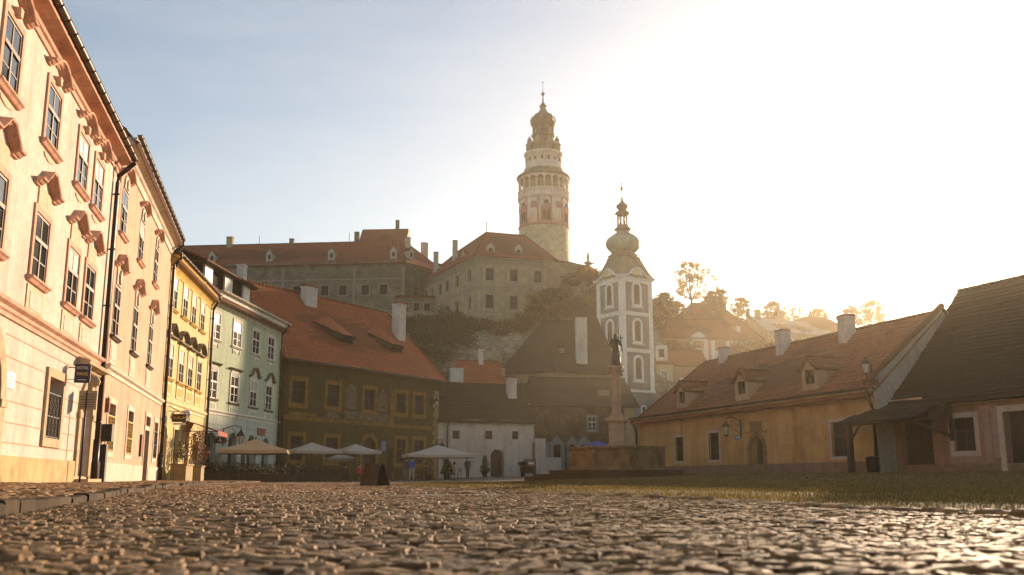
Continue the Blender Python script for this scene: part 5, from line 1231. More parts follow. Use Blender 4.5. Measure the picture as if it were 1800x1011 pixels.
def setts(name, xl, xr, y0, y1, rowd, wmin, wmax, hi, zf, mat='cobble', hgt=.035):
    """rows of separate rounded stones as one pavement surface"""
    V, Fc = [], []; y = y0; n8 = 8
    while y < y1:
        rd = rowd*random.uniform(.88, 1.12); a, e = xl(y), xr(y); x = a+random.uniform(0, wmin)
        while x < e:
            w = random.uniform(wmin, wmax); yc = y+rd/2+.035*math.sin(x*.9+y*.4)+random.uniform(-.012, .012); xc = x+w/2
            hx, hy = w/2-random.uniform(.002, .006), rd/2-random.uniform(.002, .006)
            z = zf(xc, yc)+und(xc, yc)+random.gauss(0, .0038)+.003*math.sin(xc*9+yc*5); tx, ty = random.gauss(0, .065), random.gauss(0, .065); ro = random.gauss(0, .07); c_, s_ = math.cos(ro), math.sin(ro)
            if hi:
                sh = [(.98, .55), (.55, 1.0), (-.55, 1.0), (-.98, .55), (-.98, -.55), (-.55, -1.0), (.55, -1.0), (.98, -.55)]
                sh = [(u*random.uniform(.9, 1.04), v*random.uniform(.9, 1.04)) for u, v in sh]
                lev = ((1.03, -hgt), (1.0, -.0035), (.94, .0005), (.55, .0018))
            else:
                sh = [(.95, .95), (-.95, .95), (-.95, -.95), (.95, -.95)]; lev = ((1, -hgt), (.94, -.004), (.6, .006))
            i0 = len(V); m = len(sh)
            for f, dz in lev:
                for u, v in sh:
                    lx, ly = u*hx*f, v*hy*f; V.append((xc+lx*c_-ly*s_, yc+lx*s_+ly*c_, z+dz+lx*tx+ly*ty+(random.gauss(0, .0014) if hi and dz > -.02 else 0)))
            for q in range(len(lev)-1):
                for k in range(m): Fc.append((i0+q*m+k, i0+q*m+(k+1) % m, i0+(q+1)*m+(k+1) % m, i0+(q+1)*m+k))
            Fc.append(tuple(i0+(len(lev)-1)*m+k for k in range(m)))
            x += w
        y += rd
    me = bpy.data.meshes.new(name); me.from_pydata(V, [], Fc); me.materials.append(M[mat]); me.polygons.foreach_set('use_smooth', [False]*len(Fc))
    o = mk(name, me); return tag(o, kind='structure')
fl = lambda x, y: gz(x, y)
half = lambda y: .58*y+2.2
setts('cobbled_square', lambda y: max(kerb_x(y)+.12, -half(y)), lambda y: min(lawn_edge(y)-.1, half(y)), .35, 13, .07, .06, .1, True, fl)
setts('cobbled_street', lambda y: max(kerb_x(y)+.12, -half(y)), lambda y: lawn_edge(y)-.1, 14, 52, .12, .1, .17, False, fl)
pz = lambda x, y: .06+.045*min(1, max(0, (kerb_x(y)-x)/4))
def wall_x(y): return -6.9-.2235*y if y < 34.85 else (-14.55-(y-34.85)*.2327 if y < 50.88 else -18.28-(y-50.88)*.1228)
setts('cobbled_pavement', lambda y: max(wall_x(y)+.1, -half(y)*1.02), lambda y: kerb_x(y)-.14, 3, 60, .12, .1, .16, False, pz)
b = B(); b.smooth = True; ks = [3+.5*i for i in range(120)]   # bed below the pavement stones
for y, y2 in zip(ks, ks[1:]): b.face([(wall_x(y)-.1, y, .02), (kerb_x(y), y, .02), (kerb_x(y2), y2, .02), (wall_x(y2)-.1, y2, .02)])
tag(b.build('pavement', 'joint', recalc=False), kind='structure')
def curb(name, fx, y0, y1, L, w, h, zf, mat, jitter=.012):
    b = B(); y = y0
    while y < y1:
        l = L*random.uniform(.75, 1.25); x0, x1 = fx(y), fx(y+l); d = Vector((x1-x0, l, 0)); D = d.length; d /= D; nn = Vector((d.y, -d.x, 0)); p = Vector((x0, y, 0))+nn*random.gauss(0, jitter)
        top = zf(x0, y)+h+random.gauss(0, jitter*.5); e = .02
        def ringp(k, z): return [p+d*(k+.006)+nn*(-w/2+k), p+d*(D-k-.006)+nn*(-w/2+k), p+d*(D-k-.006)+nn*(w/2-k), p+d*(k+.006)+nn*(w/2-k)], z
        vs = []
        for k, z in ((0, -.06), (0, top-e), (e*.5, top-e*.35), (e*1.6, top)):
            q, z_ = ringp(k, z); vs += [(v.x, v.y, z_ if z_ < 0 else z_) for v in q]
        b.raw(vs, [(q*4+k, q*4+(k+1) % 4, q*4+4+(k+1) % 4, q*4+4+k) for q in range(3) for k in range(4)] + [(12, 13, 14, 15)])
        y += l
    return tag(b.build(name, mat, recalc=False), kind='structure')
curb('kerb', kerb_x, 2.5, 56, .55, .2, .07, lambda x, y: und(x, y)*1.5, 'kerb', .009)
curb('lawn_edging', lawn_edge, .4, 31, .11, .13, .018, lambda x, y: gz(x, y)+und(x, y), 'cobble', .02)
# lawn sheet from its edge to the strip before the houses
def lawn_right(y): return 9.82-(y-76.6)*.3443-1.6 if y > -10 else 38
b = B(); b.smooth = True; yy = [-6+.6*i for i in range(111)]; nx = 26
far = lambda y: lawn_right(y)
vs = []
for y in yy:
    a, e = lawn_edge(y)+.05, max(lawn_edge(y)+.1, far(y))
    for i in range(nx+1): x = a+(e-a)*(i/nx)**1.5; vs.append((x, y, gz(x, y)+.012+.035*smooth(0, 1.2, x-a)+.012*math.sin(x*2.1+y*1.3)*smooth(0, 1, x-a)))
b.raw(vs, [(j*(nx+1)+i, j*(nx+1)+i+1, (j+1)*(nx+1)+i+1, (j+1)*(nx+1)+i) for j in range(len(yy)-1) for i in range(nx)])
tag(b.build('lawn', 'soil', recalc=False), kind='structure')
def grass():
    V, Fc = [], []
    bands_ = [(2.5, 9, 1100, .034, .006), (9, 16, 600, .036, .008), (16, 28, 220, .04, .013), (28, 44, 90, .045, .02), (44, 60, 40, .045, .03)]
    for y0, y1, den_, ht, wd in bands_:
        wmax = .62*y1+3; A_ = (y1-y0)*wmax*1.0; n = int(A_*den_)
        ys_ = rng.uniform(y0, y1, n)
        for y in ys_:
            a = lawn_edge(y)+.06; e = min(.6*y+2.5, far(y)); 
            if e <= a: continue
            x = a+random.random()*wmax
            if x > e: continue
            if (x-6.3)**2+(y-58)**2 < 28: continue
            z = gz(x, y)+.012+.035*smooth(0, 1.2, x-a); t = random.uniform(0, 6.3); hh = ht*random.uniform(.5, 1.3)*(1.25 if math.sin(x*1.3+y*.7)+math.sin(y*.9-x*.5) > .6 else .9); lx, ly = random.gauss(0, .4)*hh, random.gauss(0, .4)*hh; c_, s_ = math.cos(t)*wd/2, math.sin(t)*wd/2
            i = len(V); V += [(x-c_, y-s_, z-.01), (x+c_, y+s_, z-.01), (x+c_*.6+lx*.4, y+s_*.6+ly*.4, z+hh*.6), (x-c_*.6+lx*.4, y-s_*.6+ly*.4, z+hh*.6), (x+lx, y+ly, z+hh)]
            Fc += [(i, i+1, i+2, i+3), (i+3, i+2, i+4)]
    me = bpy.data.meshes.new('grass'); me.from_pydata(V, [], Fc); me.materials.append(M['grass']); tag(mk('grass', me), kind='stuff')
grass()
def weeds():
    V, Fc = [], []
    for _ in range(420):
        y = 1.2+14*random.random()**1.6; a, e = max(kerb_x(y), -half(y)), min(lawn_edge(y), half(y)); x = random.uniform(a, e)
        if random.random() < .35: x = random.choice((kerb_x(y)+.14, lawn_edge(y)-.12))+random.gauss(0, .04)
        for _ in range(random.randint(5, 16)):
            X, Y = x+random.gauss(0, .03), y+random.gauss(0, .012); hh = random.uniform(.008, .026); t = random.uniform(0, 6.3); c_, s_ = math.cos(t)*.003, math.sin(t)*.003; z = gz(X, Y)+und(X, Y)-.006; i = len(V)
            V += [(X-c_, Y-s_, z), (X+c_, Y+s_, z), (X+random.gauss(0, .01), Y+random.gauss(0, .01), z+hh)]; Fc.append((i, i+1, i+2))
    me = bpy.data.meshes.new('weeds'); me.from_pydata(V, [], Fc); me.materials.append(M['moss']); tag(mk('weeds', me), kind='stuff')
M['moss'] = island('moss and weeds', [(0, (.05, .05, .01)), (1, (.17, .15, .03))], .6, .4, .3)
weeds()
b = B(); b.smooth = True     # pale paving in front of the terrace and houses
yy = [50+.8*i for i in range(75)]
vs = []
for y in yy:
    for i in range(21):
        a = wall_x(min(y, 60))-.3 if y < 66 else -22; e = 9.7-(y-76.6)*.3443; x = a+(e-a)*i/20; vs.append((x, y, gz(x, y)-.022))
b.raw(vs, [(j*21+i, j*21+i+1, (j+1)*21+i+1, (j+1)*21+i) for j in range(len(yy)-1) for i in range(20)])
tag(b.build('paving', 'paving', recalc=False), kind='structure')
b = B(); b.smooth = True; yy = [-6+1.0*i for i in range(84)]; vs = []
for y in yy:
    e = 9.82-(y-76.6)*.3443
    for x in (e-1.75, e-.8, e+1.5): vs.append((x, y, gz(x, y)+.03))
b.raw(vs, [(j*3+i, j*3+i+1, (j+1)*3+i+1, (j+1)*3+i) for j in range(len(yy)-1) for i in range(2)])
tag(b.build('footpath', 'paving', recalc=False), kind='structure')

# ------------------------------------------------------------------ fountain
FX, FY = 6.25, 58.0; fz = gz(FX, FY)
h = thing('fountain', 'octagonal stained sandstone fountain basin on two dark stone steps', 'fountain', (FX, FY, fz), R(-12))
def octo(r, a=22.5): return [(r*math.cos(R(45*k+a)), r*math.sin(R(45*k+a))) for k in range(8)]
b = B(); b.plan(octo(5.0), -.2, .2); b.plan([(x+.3*(x > 0), y) for x, y in octo(5.6)], -.3, .06); b.build('step', 'step', h)
b = B(); b.plan(octo(4.15), .2, .42); b.build('step', 'step', h)
b = B()
def octring(b, pr, a=22.5):
    n = len(pr); c8 = 1/math.cos(R(22.5)); vs = []
    for k in range(8):
        t = R(45*k+a)
        for r, z in pr: vs.append((r*math.cos(t), r*math.sin(t), z))
    b.raw(vs, [(k*n+i, ((k+1) % 8)*n+i, ((k+1) % 8)*n+(i+1) % n, k*n+(i+1) % n) for k in range(8) for i in range(n)])
octring(b, [(2.95, .42), (2.95, .62), (2.85, .66), (2.78, .72), (2.78, 1.52), (2.86, 1.58), (2.98, 1.66), (2.98, 1.78), (2.5, 1.78), (2.5, .42)])
for k in range(8):
    t = R(45*k+22.5); b.tube([(2.78*math.cos(t), 2.78*math.sin(t), .62), (2.78*math.cos(t), 2.78*math.sin(t), 1.58)], .17, 6)
    t = R(45*k); c_, s_ = math.cos(t), math.sin(t); ap = 2.78*math.cos(R(22.5)); f = lambda u, o, z: ((ap+o)*c_-u*s_, (ap+o)*s_+u*c_, z)
    for u0, u1, z0_, z1_ in ((-.75, .75, .84, .9), (-.75, .75, 1.36, 1.42), (-.75, -.69, .9, 1.36), (.69, .75, .9, 1.36)):
        b.raw([f(u, o, z) for u in (u0, u1) for o in (-.02, .04) for z in (z0_, z1_)], [(0, 1, 3, 2), (4, 6, 7, 5), (0, 4, 5, 1), (2, 3, 7, 6), (0, 2, 6, 4), (1, 5, 7, 3)])
b.build('basin', 'basin', h)
b = B(); b.plan(octo(2.52), 1.35, 1.4); b.build('water', glassmat('dark fountain water', (.02, .022, .018), .05), h)
b = B(); b.box(-.62, .62, -.62, .62, .3, 1.75); b.box(-.46, .46, -.46, .46, 1.75, 3.2); b.box(-.52, .52, -.52, .52, 1.75, 1.95)
b.box(-.33, .33, -.475, -.46, 2.1, 3.0); b.box(-.475, -.46, -.33, .33, 2.1, 3.0)
b.box(-.56, .56, -.56, .56, 3.2, 3.3); b.box(-.68, .68, -.68, .68, 3.3, 3.42); b.box(-.6, .6, -.6, .6, 3.42, 3.48); b.build('pedestal', 'column', h)
h = thing('statue_column', 'slender stone column rising from the fountain to a carved capital', 'column', (FX, FY, fz+3.48), R(-12))
b = B(); b.box(-.4, .4, -.4, .4, 0, .12); b.lathe([(.38, .12), (.4, .18), (.33, .24), (.35, .3), (.27, .36), (.265, .8), (.255, 1.6), (.23, 2.5), (.25, 2.54), (.24, 2.6)], 20); b.build('shaft', 'column', h)
b = B(); b.lathe([(.23, 2.55), (.27, 2.7), (.34, 2.9), (.42, 3.02)], 16); b.box(-.42, .42, -.42, .42, 3.0, 3.12)
for k in range(8): t = R(45*k); b.tube([(.24*math.cos(t), .24*math.sin(t), 2.6), (.36*math.cos(t), .36*math.sin(t), 2.82), (.46*math.cos(t), .46*math.sin(t), 2.86), (.46*math.cos(t), .46*math.sin(t), 2.76)], .05, 5)
b.build('capital', 'column', h)

# ------------------------------------------------------------------ figures
def skin_body(name, pts, edges, mat, parent, sub=2):
    me = bpy.data.meshes.new(name); me.from_pydata([p[0] for p in pts], edges, []); o = mk(name, me, parent)
    o.modifiers.new('skin', 'SKIN'); sv = me.skin_vertices
    if not sv: me.update()
    bm = bmesh.new(); bm.from_mesh(me); ly = bm.verts.layers.skin.verify()
    for v, p in zip(bm.verts, pts): v[ly].radius = (p[1], p[1] if len(p) < 3 else p[2])
    bm.verts.ensure_lookup_table(); bm.verts[0][ly].use_root = True
    bm.to_mesh(me); bm.free(); s_ = o.modifiers.new('sub', 'SUBSURF'); s_.levels = sub; s_.render_levels = sub; me.materials.append(M[mat] if isinstance(mat, str) else mat)
    o.modifiers['skin'].use_smooth_shade = True
    return o
def person_mat(name, top, low):
    """one continuous body mesh: skin, top and trousers by height"""
    m, nt, p = newmat(name); co = coords(nt); sp = N(nt, 'ShaderNodeSeparateXYZ'); nt.links.new(co, sp.inputs[0])
    def gt(v): g = N(nt, 'ShaderNodeMath', operation='GREATER_THAN'); g.inputs[1].default_value = v; nt.links.new(sp.outputs[2], g.inputs[0]); return g.outputs[0]
    c = mix(nt, gt(.08), (.02, .015, .012), low); c = mix(nt, gt(.92), c, top); c = mix(nt, gt(1.47), c, (.42, .26, .18))
    nt.links.new(c, p.inputs['Base Color']); p.inputs['Roughness'].default_value = .85; return m
def person(label, X, Y, face, top, low, pose='stand', stride=.12, arms=0):
    r = thing('person', label, 'person', (X, Y, gz(X, Y)-(0 if pose == 'stand' else .42)), R(face))
    s_ = stride; kz = 0
    if pose == 'stand':
        leg = lambda k: [((.1*k, 0, .86), .115), ((.105*k, -.02+s_*k*.5, .48), .085), ((.11*k, s_*k, .09), .06), ((.115*k, s_*k-.15, .045), .036)]
    else:
        leg = lambda k: [((.1*k, -.02, .88), .09), ((.13*k, -.42, .9), .065), ((.13*k, -.45, .5), .045), ((.13*k, -.6, .46), .036)]
    P = [((0, 0, .95), .175, .125), ((0, .0, 1.15), .165, .12), ((0, 0, 1.34), .185, .125), ((0, .005, 1.45), .11, .09), ((0, -.005, 1.53), .05), ((0, -.015, 1.6), .075, .08), ((0, -.012, 1.68), .078, .092), ((0, -.008, 1.745), .055, .06)]
    Ed = [(i, i+1) for i in range(7)]
    for k in (-1, 1):
        i = len(P); P += leg(k); Ed += [(0, i), (i, i+1), (i+1, i+2), (i+2, i+3)]
    for k in (-1, 1):
        i = len(P); f = arms if k > 0 else arms*.4
        P += [((.19*k, 0, 1.39), .075), ((.25*k, .02-.1*f, 1.13), .06), ((.25*k-.07*k*f, -.08-.25*f, .9+.22*f), .03), ((.25*k-.09*k*f, -.11-.28*f, .82+.24*f), .034, .018)]; Ed += [(3, i), (i, i+1), (i+1, i+2), (i+2, i+3)]
        for q in range(4): j = len(P); P.append(((.25*k-.09*k*f+(-.025+.017*q), -.125-.3*f-.004*q, .75+.25*f+.006*abs(q-1)), .009)); Ed.append((i+3, j))
        j = len(P); P.append(((.25*k-.09*k*f-.045*k, -.15-.29*f, .79+.24*f), .01)); Ed.append((i+3, j))
    body = skin_body('body', P, Ed, person_mat('clothing', top, low), r)
    b = B(); b.lathe([(.02, 1.8), (.06, 1.79), (.092, 1.75), (.1, 1.69), (.095, 1.63), (.07, 1.58)], 14, 0, .02); b.build('hair', 'hair', body)
    return r
def sx(px, Y): return (px-900)/1700*Y
person('person in a blue jacket and pale trousers standing with back turned by the terrace', sx(727, 74), 74, 160, (.04, .09, .35), (.3, .27, .24), arms=.3)
person('person in dark clothes standing close beside the one in a blue jacket', sx(717.5, 74.3), 74.3, 200, (.02, .02, .022), (.1, .1, .13), arms=.2)
person('person in a red jersey seated at the terrace near the arched doorway', sx(637, 73), 73, 60, (.4, .03, .04), (.03, .03, .05), 'sit', arms=.9)
person('person in a white shirt seated under the middle parasol', sx(530, 70), 70, -70, (.6, .52, .55), (.03, .03, .03), 'sit', arms=.8)
person('dark clad person standing under the right edge of the widest parasol', sx(823, 84), 84, 20, (.012, .011, .012), (.015, .014, .015), arms=.5)

for lb, px_, Y_, f_, tp in (('person in grey seated left of the white shirt diner', 508, 69.5, 40, (.08, .08, .09)), ('person in a dark jacket seated under the white parasol by the arched door', 612, 76, 200, (.03, .03, .035)), ('person in brown seated under the widest parasol', 752, 76.5, 120, (.1, .06, .03)), ('person in a pale top seated near the right end of the widest parasol', 800, 77.5, 250, (.35, .32, .28))):
    person(lb, sx(px_, Y_), Y_, f_, tp, (.03, .03, .04), 'sit', arms=.8)
h = tag(bpy.data.objects.new('statue', None), 'dark robed statue standing on top of the slender column', 'statue'); LINK(h); h.location = (FX, FY, fz+6.6); h.rotation_euler = (0, 0, R(12)); h.scale = (1.1, 1.1, 1.12)
P = [((0, 0, .9), .2, .17), ((.02, .02, .55), .25, .2), ((.03, .03, .25), .29, .23), ((.03, .02, .02), .3, .25), ((-.03, 0, 1.15), .18, .15), ((-.03, .02, 1.36), .21, .15), ((-.02, 0, 1.48), .09), ((0, -.02, 1.58), .1, .11), ((.01, -.02, 1.7), .1, .11), ((.01, -.01, 1.76), .06),
     ((-.25, 0, 1.38), .1), ((-.33, -.08, 1.12), .085), ((-.18, -.27, 1.0), .06), ((-.1, -.32, 1.02), .04), ((.2, 0, 1.38), .1), ((.29, -.06, 1.12), .085), ((.24, -.26, 1.14), .06), ((.2, -.33, 1.2), .045), ((.2, .12, .8), .13), ((.28, .1, .4), .1)]
Ed = [(0, 1), (1, 2), (2, 3), (0, 4), (4, 5), (5, 6), (6, 7), (7, 8), (8, 9), (5, 10), (10, 11), (11, 12), (12, 13), (5, 14), (14, 15), (15, 16), (16, 17), (4, 18), (18, 19)]
skin_body('body', P, Ed, 'statue', h)
b = B(); b.tube([(.26, -.36, .75), (.16, -.4, 1.62)], .025, 6); b.box(.07, .29, -.41, -.37, 1.44, 1.49); b.build('cross', 'statue', h)
b = B(); b.box(-.3, .3, -.28, .28, -.02, .05); b.build('plinth', 'statue', h)

# ------------------------------------------------------------------ terrace
def parasol(label, X, Y, w, ztop, drop, mat, rz, val=.22, group='parasols on the cafe terrace', d=None):
    g0 = gz(X, Y); h = thing('parasol', label, 'parasol', (X, Y, g0), R(rz), group); d = d or w; ze = ztop-drop
    b = B(); n = 6
    for k in range(4):
        c0 = [(-1, -1), (1, -1), (1, 1), (-1, 1)][k]; c1 = [(-1, -1), (1, -1), (1, 1), (-1, 1)][(k+1) % 4]
        def P(t, f): 
            x = (c0[0]+(c1[0]-c0[0])*t)*w/2*f; y = (c0[1]+(c1[1]-c0[1])*t)*d/2*f; sag = -.06*math.sin(math.pi*f)-.05*math.sin(math.pi*t)*f
            return (x, y, ztop-drop*f+sag)
        for i in range(n):
            for j in range(n): b.face([P(i/n, j/n), P((i+1)/n, j/n), P((i+1)/n, (j+1)/n), P(i/n, (j+1)/n)])
        for i in range(n):
            p, q = Vector(P(i/n, 1)), Vector(P((i+1)/n, 1)); dn = Vector((0, 0, -val)); wv = Vector((random.uniform(-.03, .03), random.uniform(-.03, .03), random.uniform(-.02, .02))); b.face([p, q, q+dn+wv*.5, p+dn-wv*.5])
    cn = b.build('canopy', mat, h)
    b = B(); b.tube([(0, 0, .05), (0, 0, ztop+.06)], .032, 8); b.lathe([(.05, ztop-.03), (.07, ztop+.05), (.02, ztop+.12)], 8); b.build('pole', 'timber', h)
    b = B()
    for k in range(8):
        t = R(45*k); m_ = max(abs(math.cos(t)), abs(math.sin(t))); e = (math.cos(t)/m_*w/2*.97, math.sin(t)/m_*d/2*.97, ze-.06); b.tube([(0, 0, ztop-.12), e], .014, 4); b.tube([(0, 0, ze-.25), (e[0]*.5, e[1]*.5, (ztop-.1+ze)/2)], .011, 4)
    b.build('rib', 'timber', h)
    b = B(); b.box(-.32, .32, -.32, .32, 0, .09); b.build('base', 'church_grey', h)
    return h
parasol('large cream parasol in front of the green house, leftmost on the terrace', sx(455, 65), 65, 4.3, 2.82, .75, 'canvas', 10)
parasol('white parasol in the middle of the terrace, second from the left', sx(553, 72), 72, 3.5, 2.85, .62, 'canvas_white', 28)
parasol('white parasol before the arched door of the frescoed house', sx(628, 78), 78, 3.1, 2.95, .6, 'canvas_white', 35)
parasol('small white parasol partly hidden between two larger ones', sx(604, 80.5), 80.5, 2.4, 2.3, .45, 'canvas_white', 20)
parasol('widest off white parasol standing before the small white house', sx(772, 77), 77, 5.2, 2.7, .75, 'canvas_white', 14, d=4.6)
parasol('blue parasol half hidden behind the fountain pedestal', sx(1048, 98), 98, 4.4, 3.5, .9, 'canvas_blue', 20, group='')

tb = thing('cafe_table', 'dark cafe table on the terrace in front of the houses', 'table', (0, 0, 0), 0, 'cafe tables')
b = B(); b.lathe([(.4, .72), (.42, .735), (.4, .75)], 20); b.build('tabletop', 'timber', tb); b = B(); b.tube([(0, 0, .03), (0, 0, .72)], .035, 8); b.box(-.25, .25, -.04, .04, 0, .04); b.box(-.04, .04, -.25, .25, 0.001, .042); b.build('pedestal', 'iron', tb)
ch = thing('cafe_chair', 'dark slatted cafe chair on the terrace', 'chair', (0, 0, 0), 0, 'cafe chairs')
b = B(); b.box(-.2, .2, -.2, .2, .43, .46); b.build('seat', 'timber', ch)
b = B()
for z in (.6, .7, .8): b.box(-.2, .2, .2, .22, z, z+.06)
b.build('backrest', 'timber', ch)
for x in (-.18, .18):
    for y in (-.18, .19): b = B(); b.tube([(x, y, 0), (x, y, .86 if y > 0 else .43)], .018, 6); b.build('leg', 'iron', ch)
spots = [(425, 64), (452, 66), (480, 66), (508, 69), (535, 71), (565, 72), (592, 75), (615, 77), (640, 76), (698, 78), (745, 76), (765, 78), (795, 77)]
first = True
for i, (px, Y) in enumerate(spots):
    X = sx(px, Y); z = gz(X, Y)
    if i == 0: tb.location = (X, Y, z)
    else: dup(tb, (X, Y, z), random.uniform(0, 1))
    for k in range(random.choice([2, 2, 3])):
        t = random.uniform(0, 6.28); p = (X+.7*math.cos(t+2.1*k), Y+.7*math.sin(t+2.1*k), z); rr = t+2.1*k-math.pi/2
        if first: ch.location = p; ch.rotation_euler = (0, 0, rr); first = False
        else: dup(ch, p, rr)
lf = leaves_mesh('hedge_leaves', [(x*.2-.8, random.gauss(0, .04), .62+random.random()*.5, .26, .22, .3) for x in range(9)] + [(x*.2-.8, 0, .6, .25, .22, .2) for x in range(9)], 900, .06, 'leaf_green')
pb = thing('hedge_planter', 'dark trough planter with clipped evergreens along the terrace edge', 'planter', (0, 0, 0), 0, 'hedge planters along the terrace')
b = B(); b.box(-.9, .9, -.22, .22, .04, .5); b.box(-.93, .93, -.25, .25, .46, .53); b.box(-.8, -.7, -.2, .2, 0, .04); b.box(.7, .8, -.2, .2, 0, .04); b.build('trough', 'timber', pb); mk('foliage', lf, pb)
edge = [(385, 60), (402, 60.5), (424, 61.2), (446, 62), (468, 63), (490, 64.2), (513, 66), (537, 67.5), (560, 69), (583, 70.5)]
for i, (px, Y) in enumerate(edge):
    X = sx(px, Y); p = (X, Y, gz(X, Y))
    if i == 0: pb.location = p; pb.rotation_euler = (0, 0, .15)
    else: dup(pb, p, .15+.05*i)
def potted(label, X, Y, ht, rx, mat, pot='terracotta', name='potted_shrub', pr=.26, ph=.45, cone=True, sz=.07, per=2400):
    z = gz(X, Y); h = thing(name, label, 'plant', (X, Y, z)); b = B(); b.lathe([(pr*.7, 0), (pr*.78, .04), (pr, ph*.85), (pr*1.1, ph*.86), (pr*1.1, ph), (pr*.9, ph)], 20); b.build('pot', pot, h)
    n = 7; cl = [(random.gauss(0, .05), random.gauss(0, .05), ph+.1+(ht-ph)*k/n, rx*(1-.75*k/n if cone else 1-.5*abs(k/n-.5))+.05, rx*(1-.75*k/n if cone else .8)+.05, (ht-ph)/n*.9) for k in range(n)]
    mk('foliage', leaves_mesh('foliage', cl, per, sz, mat), h); b = B(); b.tube([(0, 0, ph-.05), (0, 0, ht*.8)], .03, 6, .01); b.build('stem', 'bark', h); return h
potted('dark potted conifer standing left of the arched doorway of the white house', sx(853, 95), 95, 2.0, .5, 'leaf_green', 'iron')
potted('dark potted conifer under the widest parasol', sx(787, 80), 80, 1.75, .55, 'leaf_green', 'iron')
potted('orange terracotta pot with a low shrub beside the corner downpipe', sx(375, 62.5), 62.5, 1.0, .3, 'leaf_green', 'terracotta', 'flower_pot', .36, .72, False)
h = potted('pedestal urn with dark foliage at the right end of the white house', sx(919, 97), 97, 1.35, .55, 'leaf_green', 'timber', 'flower_urn', .28, .95, False)
# climbing autumn shrub and planter before the yellow house
X, Y = wYel.pt(3.0, 1.0)[:2]
h = thing('box_planter', 'yellowish square planter box with dark foliage at the yellow house', 'planter', (*wYel.pt(1.3, .9)[:2], .08), wYel.rz); b = B(); b.box(-.9, .9, -.4, .4, 0, .85); b.box(-.95, .95, -.45, .45, .82, .9); b.build('trough', 'crate', h)
mk('foliage', leaves_mesh('foliage', [(random.uniform(-.8, .8), 0, 1.1+random.random()*.9, .35, .3, .35) for _ in range(9)], 420, .07, 'leaf_dark'), h)
h = thing('vine_shrub', 'tall russet autumn vine in a square tub beside the shop window', 'plant', (*wYel.pt(3.9, 1.1)[:2], .08), wYel.rz); b = B(); b.box(-.45, .45, -.4, .4, 0, .8); b.box(-.5, .5, -.45, .45, .78, .85); b.build('tub', 'crate', h)
mk('foliage', leaves_mesh('foliage', [(random.gauss(0, .4), random.gauss(0, .2), 1.0+1.7*random.random(), .42, .32, .4) for _ in range(16)], 380, .075, 'leaf_red'), h); b = B(); b.tube([(0, 0, .8), (.1, 0, 1.6), (0, 0, 2.4)], .03, 6); b.build('stem', 'bark', h)

# A-frame board
X, Y = sx(664, 27), 27.0
h = thing('menu_board', 'low dark A-frame board standing alone on the cobbles', 'sign', (X, Y, gz(X, Y)+.02), R(-38)); 
for k in (-1, 1):
    b = B(); b.raw([(x, k*y, z) for x, y, z in ((-.3, .22, 0), (.3, .22, 0), (.27, .05, .56), (-.27, .05, .56), (-.3, .25, 0), (.3, .25, 0), (.27, .08, .56), (-.27, .08, .56))], [(0, 1, 2, 3), (7, 6, 5, 4), (0, 4, 5, 1), (1, 5, 6, 2), (2, 6, 7, 3), (3, 7, 4, 0)]); pn = b.build('panel', 'timber', h)
    b = B(); 
    for x in (-.3, .3): b.tube([(x, k*.262, 0), (x*.9, k*.092, .58)], .022, 4)
    b.tube([(-.27, k*.09, .57), (.27, k*.09, .57)], .02, 4); b.build('board_frame', 'bark', pn)

# ------------------------------------------------------------------ signs, lamps, awning
def on(w, S, out, z): return w.pt(S, out, z)
h = thing('wall_sign', 'small navy projecting HOTEL sign on the cream townhouse', 'sign', on(wPink, 29.35, 0, 3.0), wPink.rz)
b = B(); b.box(-.03, .03, -.62, -.18, 0, .56); pl = b.build('panel', 'navy', h); b = B(); b.tube([(0, 0, .45), (0, -.6, .45)], .015, 6); b.tube([(0, 0, .1), (0, -.3, .1)], .012, 6); b.build('bracket', 'iron', h)
for t_, z_, s_ in (('HOTEL', .44, .12), ('PANS', .26, .14), ('—', .1, .26)): lettering(pl, t_, s_, (-.032, -.4, z_), (R(90), 0, R(-90)), 'gold' if t_ == 'PANS' else 'sign_white', font_scale=.9)
h = thing('notice_board', 'grey notice board on a slim post beside the arched house door', 'sign', on(wPink, 30.45, .35, .08), wPink.rz)
b = B(); b.tube([(0, 0, 0), (0, 0, 2.8)], .03, 8); b.build('post', 'iron', h); b = B(); b.box(-.02, .02, -.3, .22, 2.2, 2.78); b.mi = 1
for k in range(6): b.box(-.024, -.02, -.24+.0, .16-.08*(k % 3 == 2), 2.28+.075*k, 2.3+.075*k)
b.build('panel', ['sign_grey', 'door'], h)
h = thing('wall_plate', 'small white plate on the cream wall near the left arch', 'sign', on(wPink, 23.4, 0, 2.3), wPink.rz); b = B(); b.ob(-.35, .35, 0, .025, 0, .38); b.mi = 1
for z in (.1, .18, .26): b.ob(-.22, .22, .025, .027, z, z+.025)
b.build('panel', ['sign_white', 'rose' if 0 else 'pink_trim'], h)
h = thing('notice_case', 'dark framed notice case beside the door of the peach townhouse', 'sign', on(wPeach, 9.3, 0, 1.2), wPeach.rz); b = B(); b.ob(-.3, .3, 0, .08, 0, .95); b.mi = 1; b.ob(-.24, .24, .08, .085, .06, .89); b.build('panel', ['door', 'brick'], h)
h = thing('hanging_sign', 'small dark brown sign hanging on a bracket from the yellow house', 'sign', on(wYel, 1.4, 0, 3.1), wYel.rz)
b = B(); b.box(-.04, .04, -.95, -.2, .1, .52); pl = b.build('panel', 'timber', h); lettering(pl, 'GURUM', .2, (-.05, -.58, .31), (R(90), 0, R(-90)), 'gold'); b = B(); b.box(-.02, .02, -.9, -.26, -.05, .05); b.build('strip', 'sign_white', h)
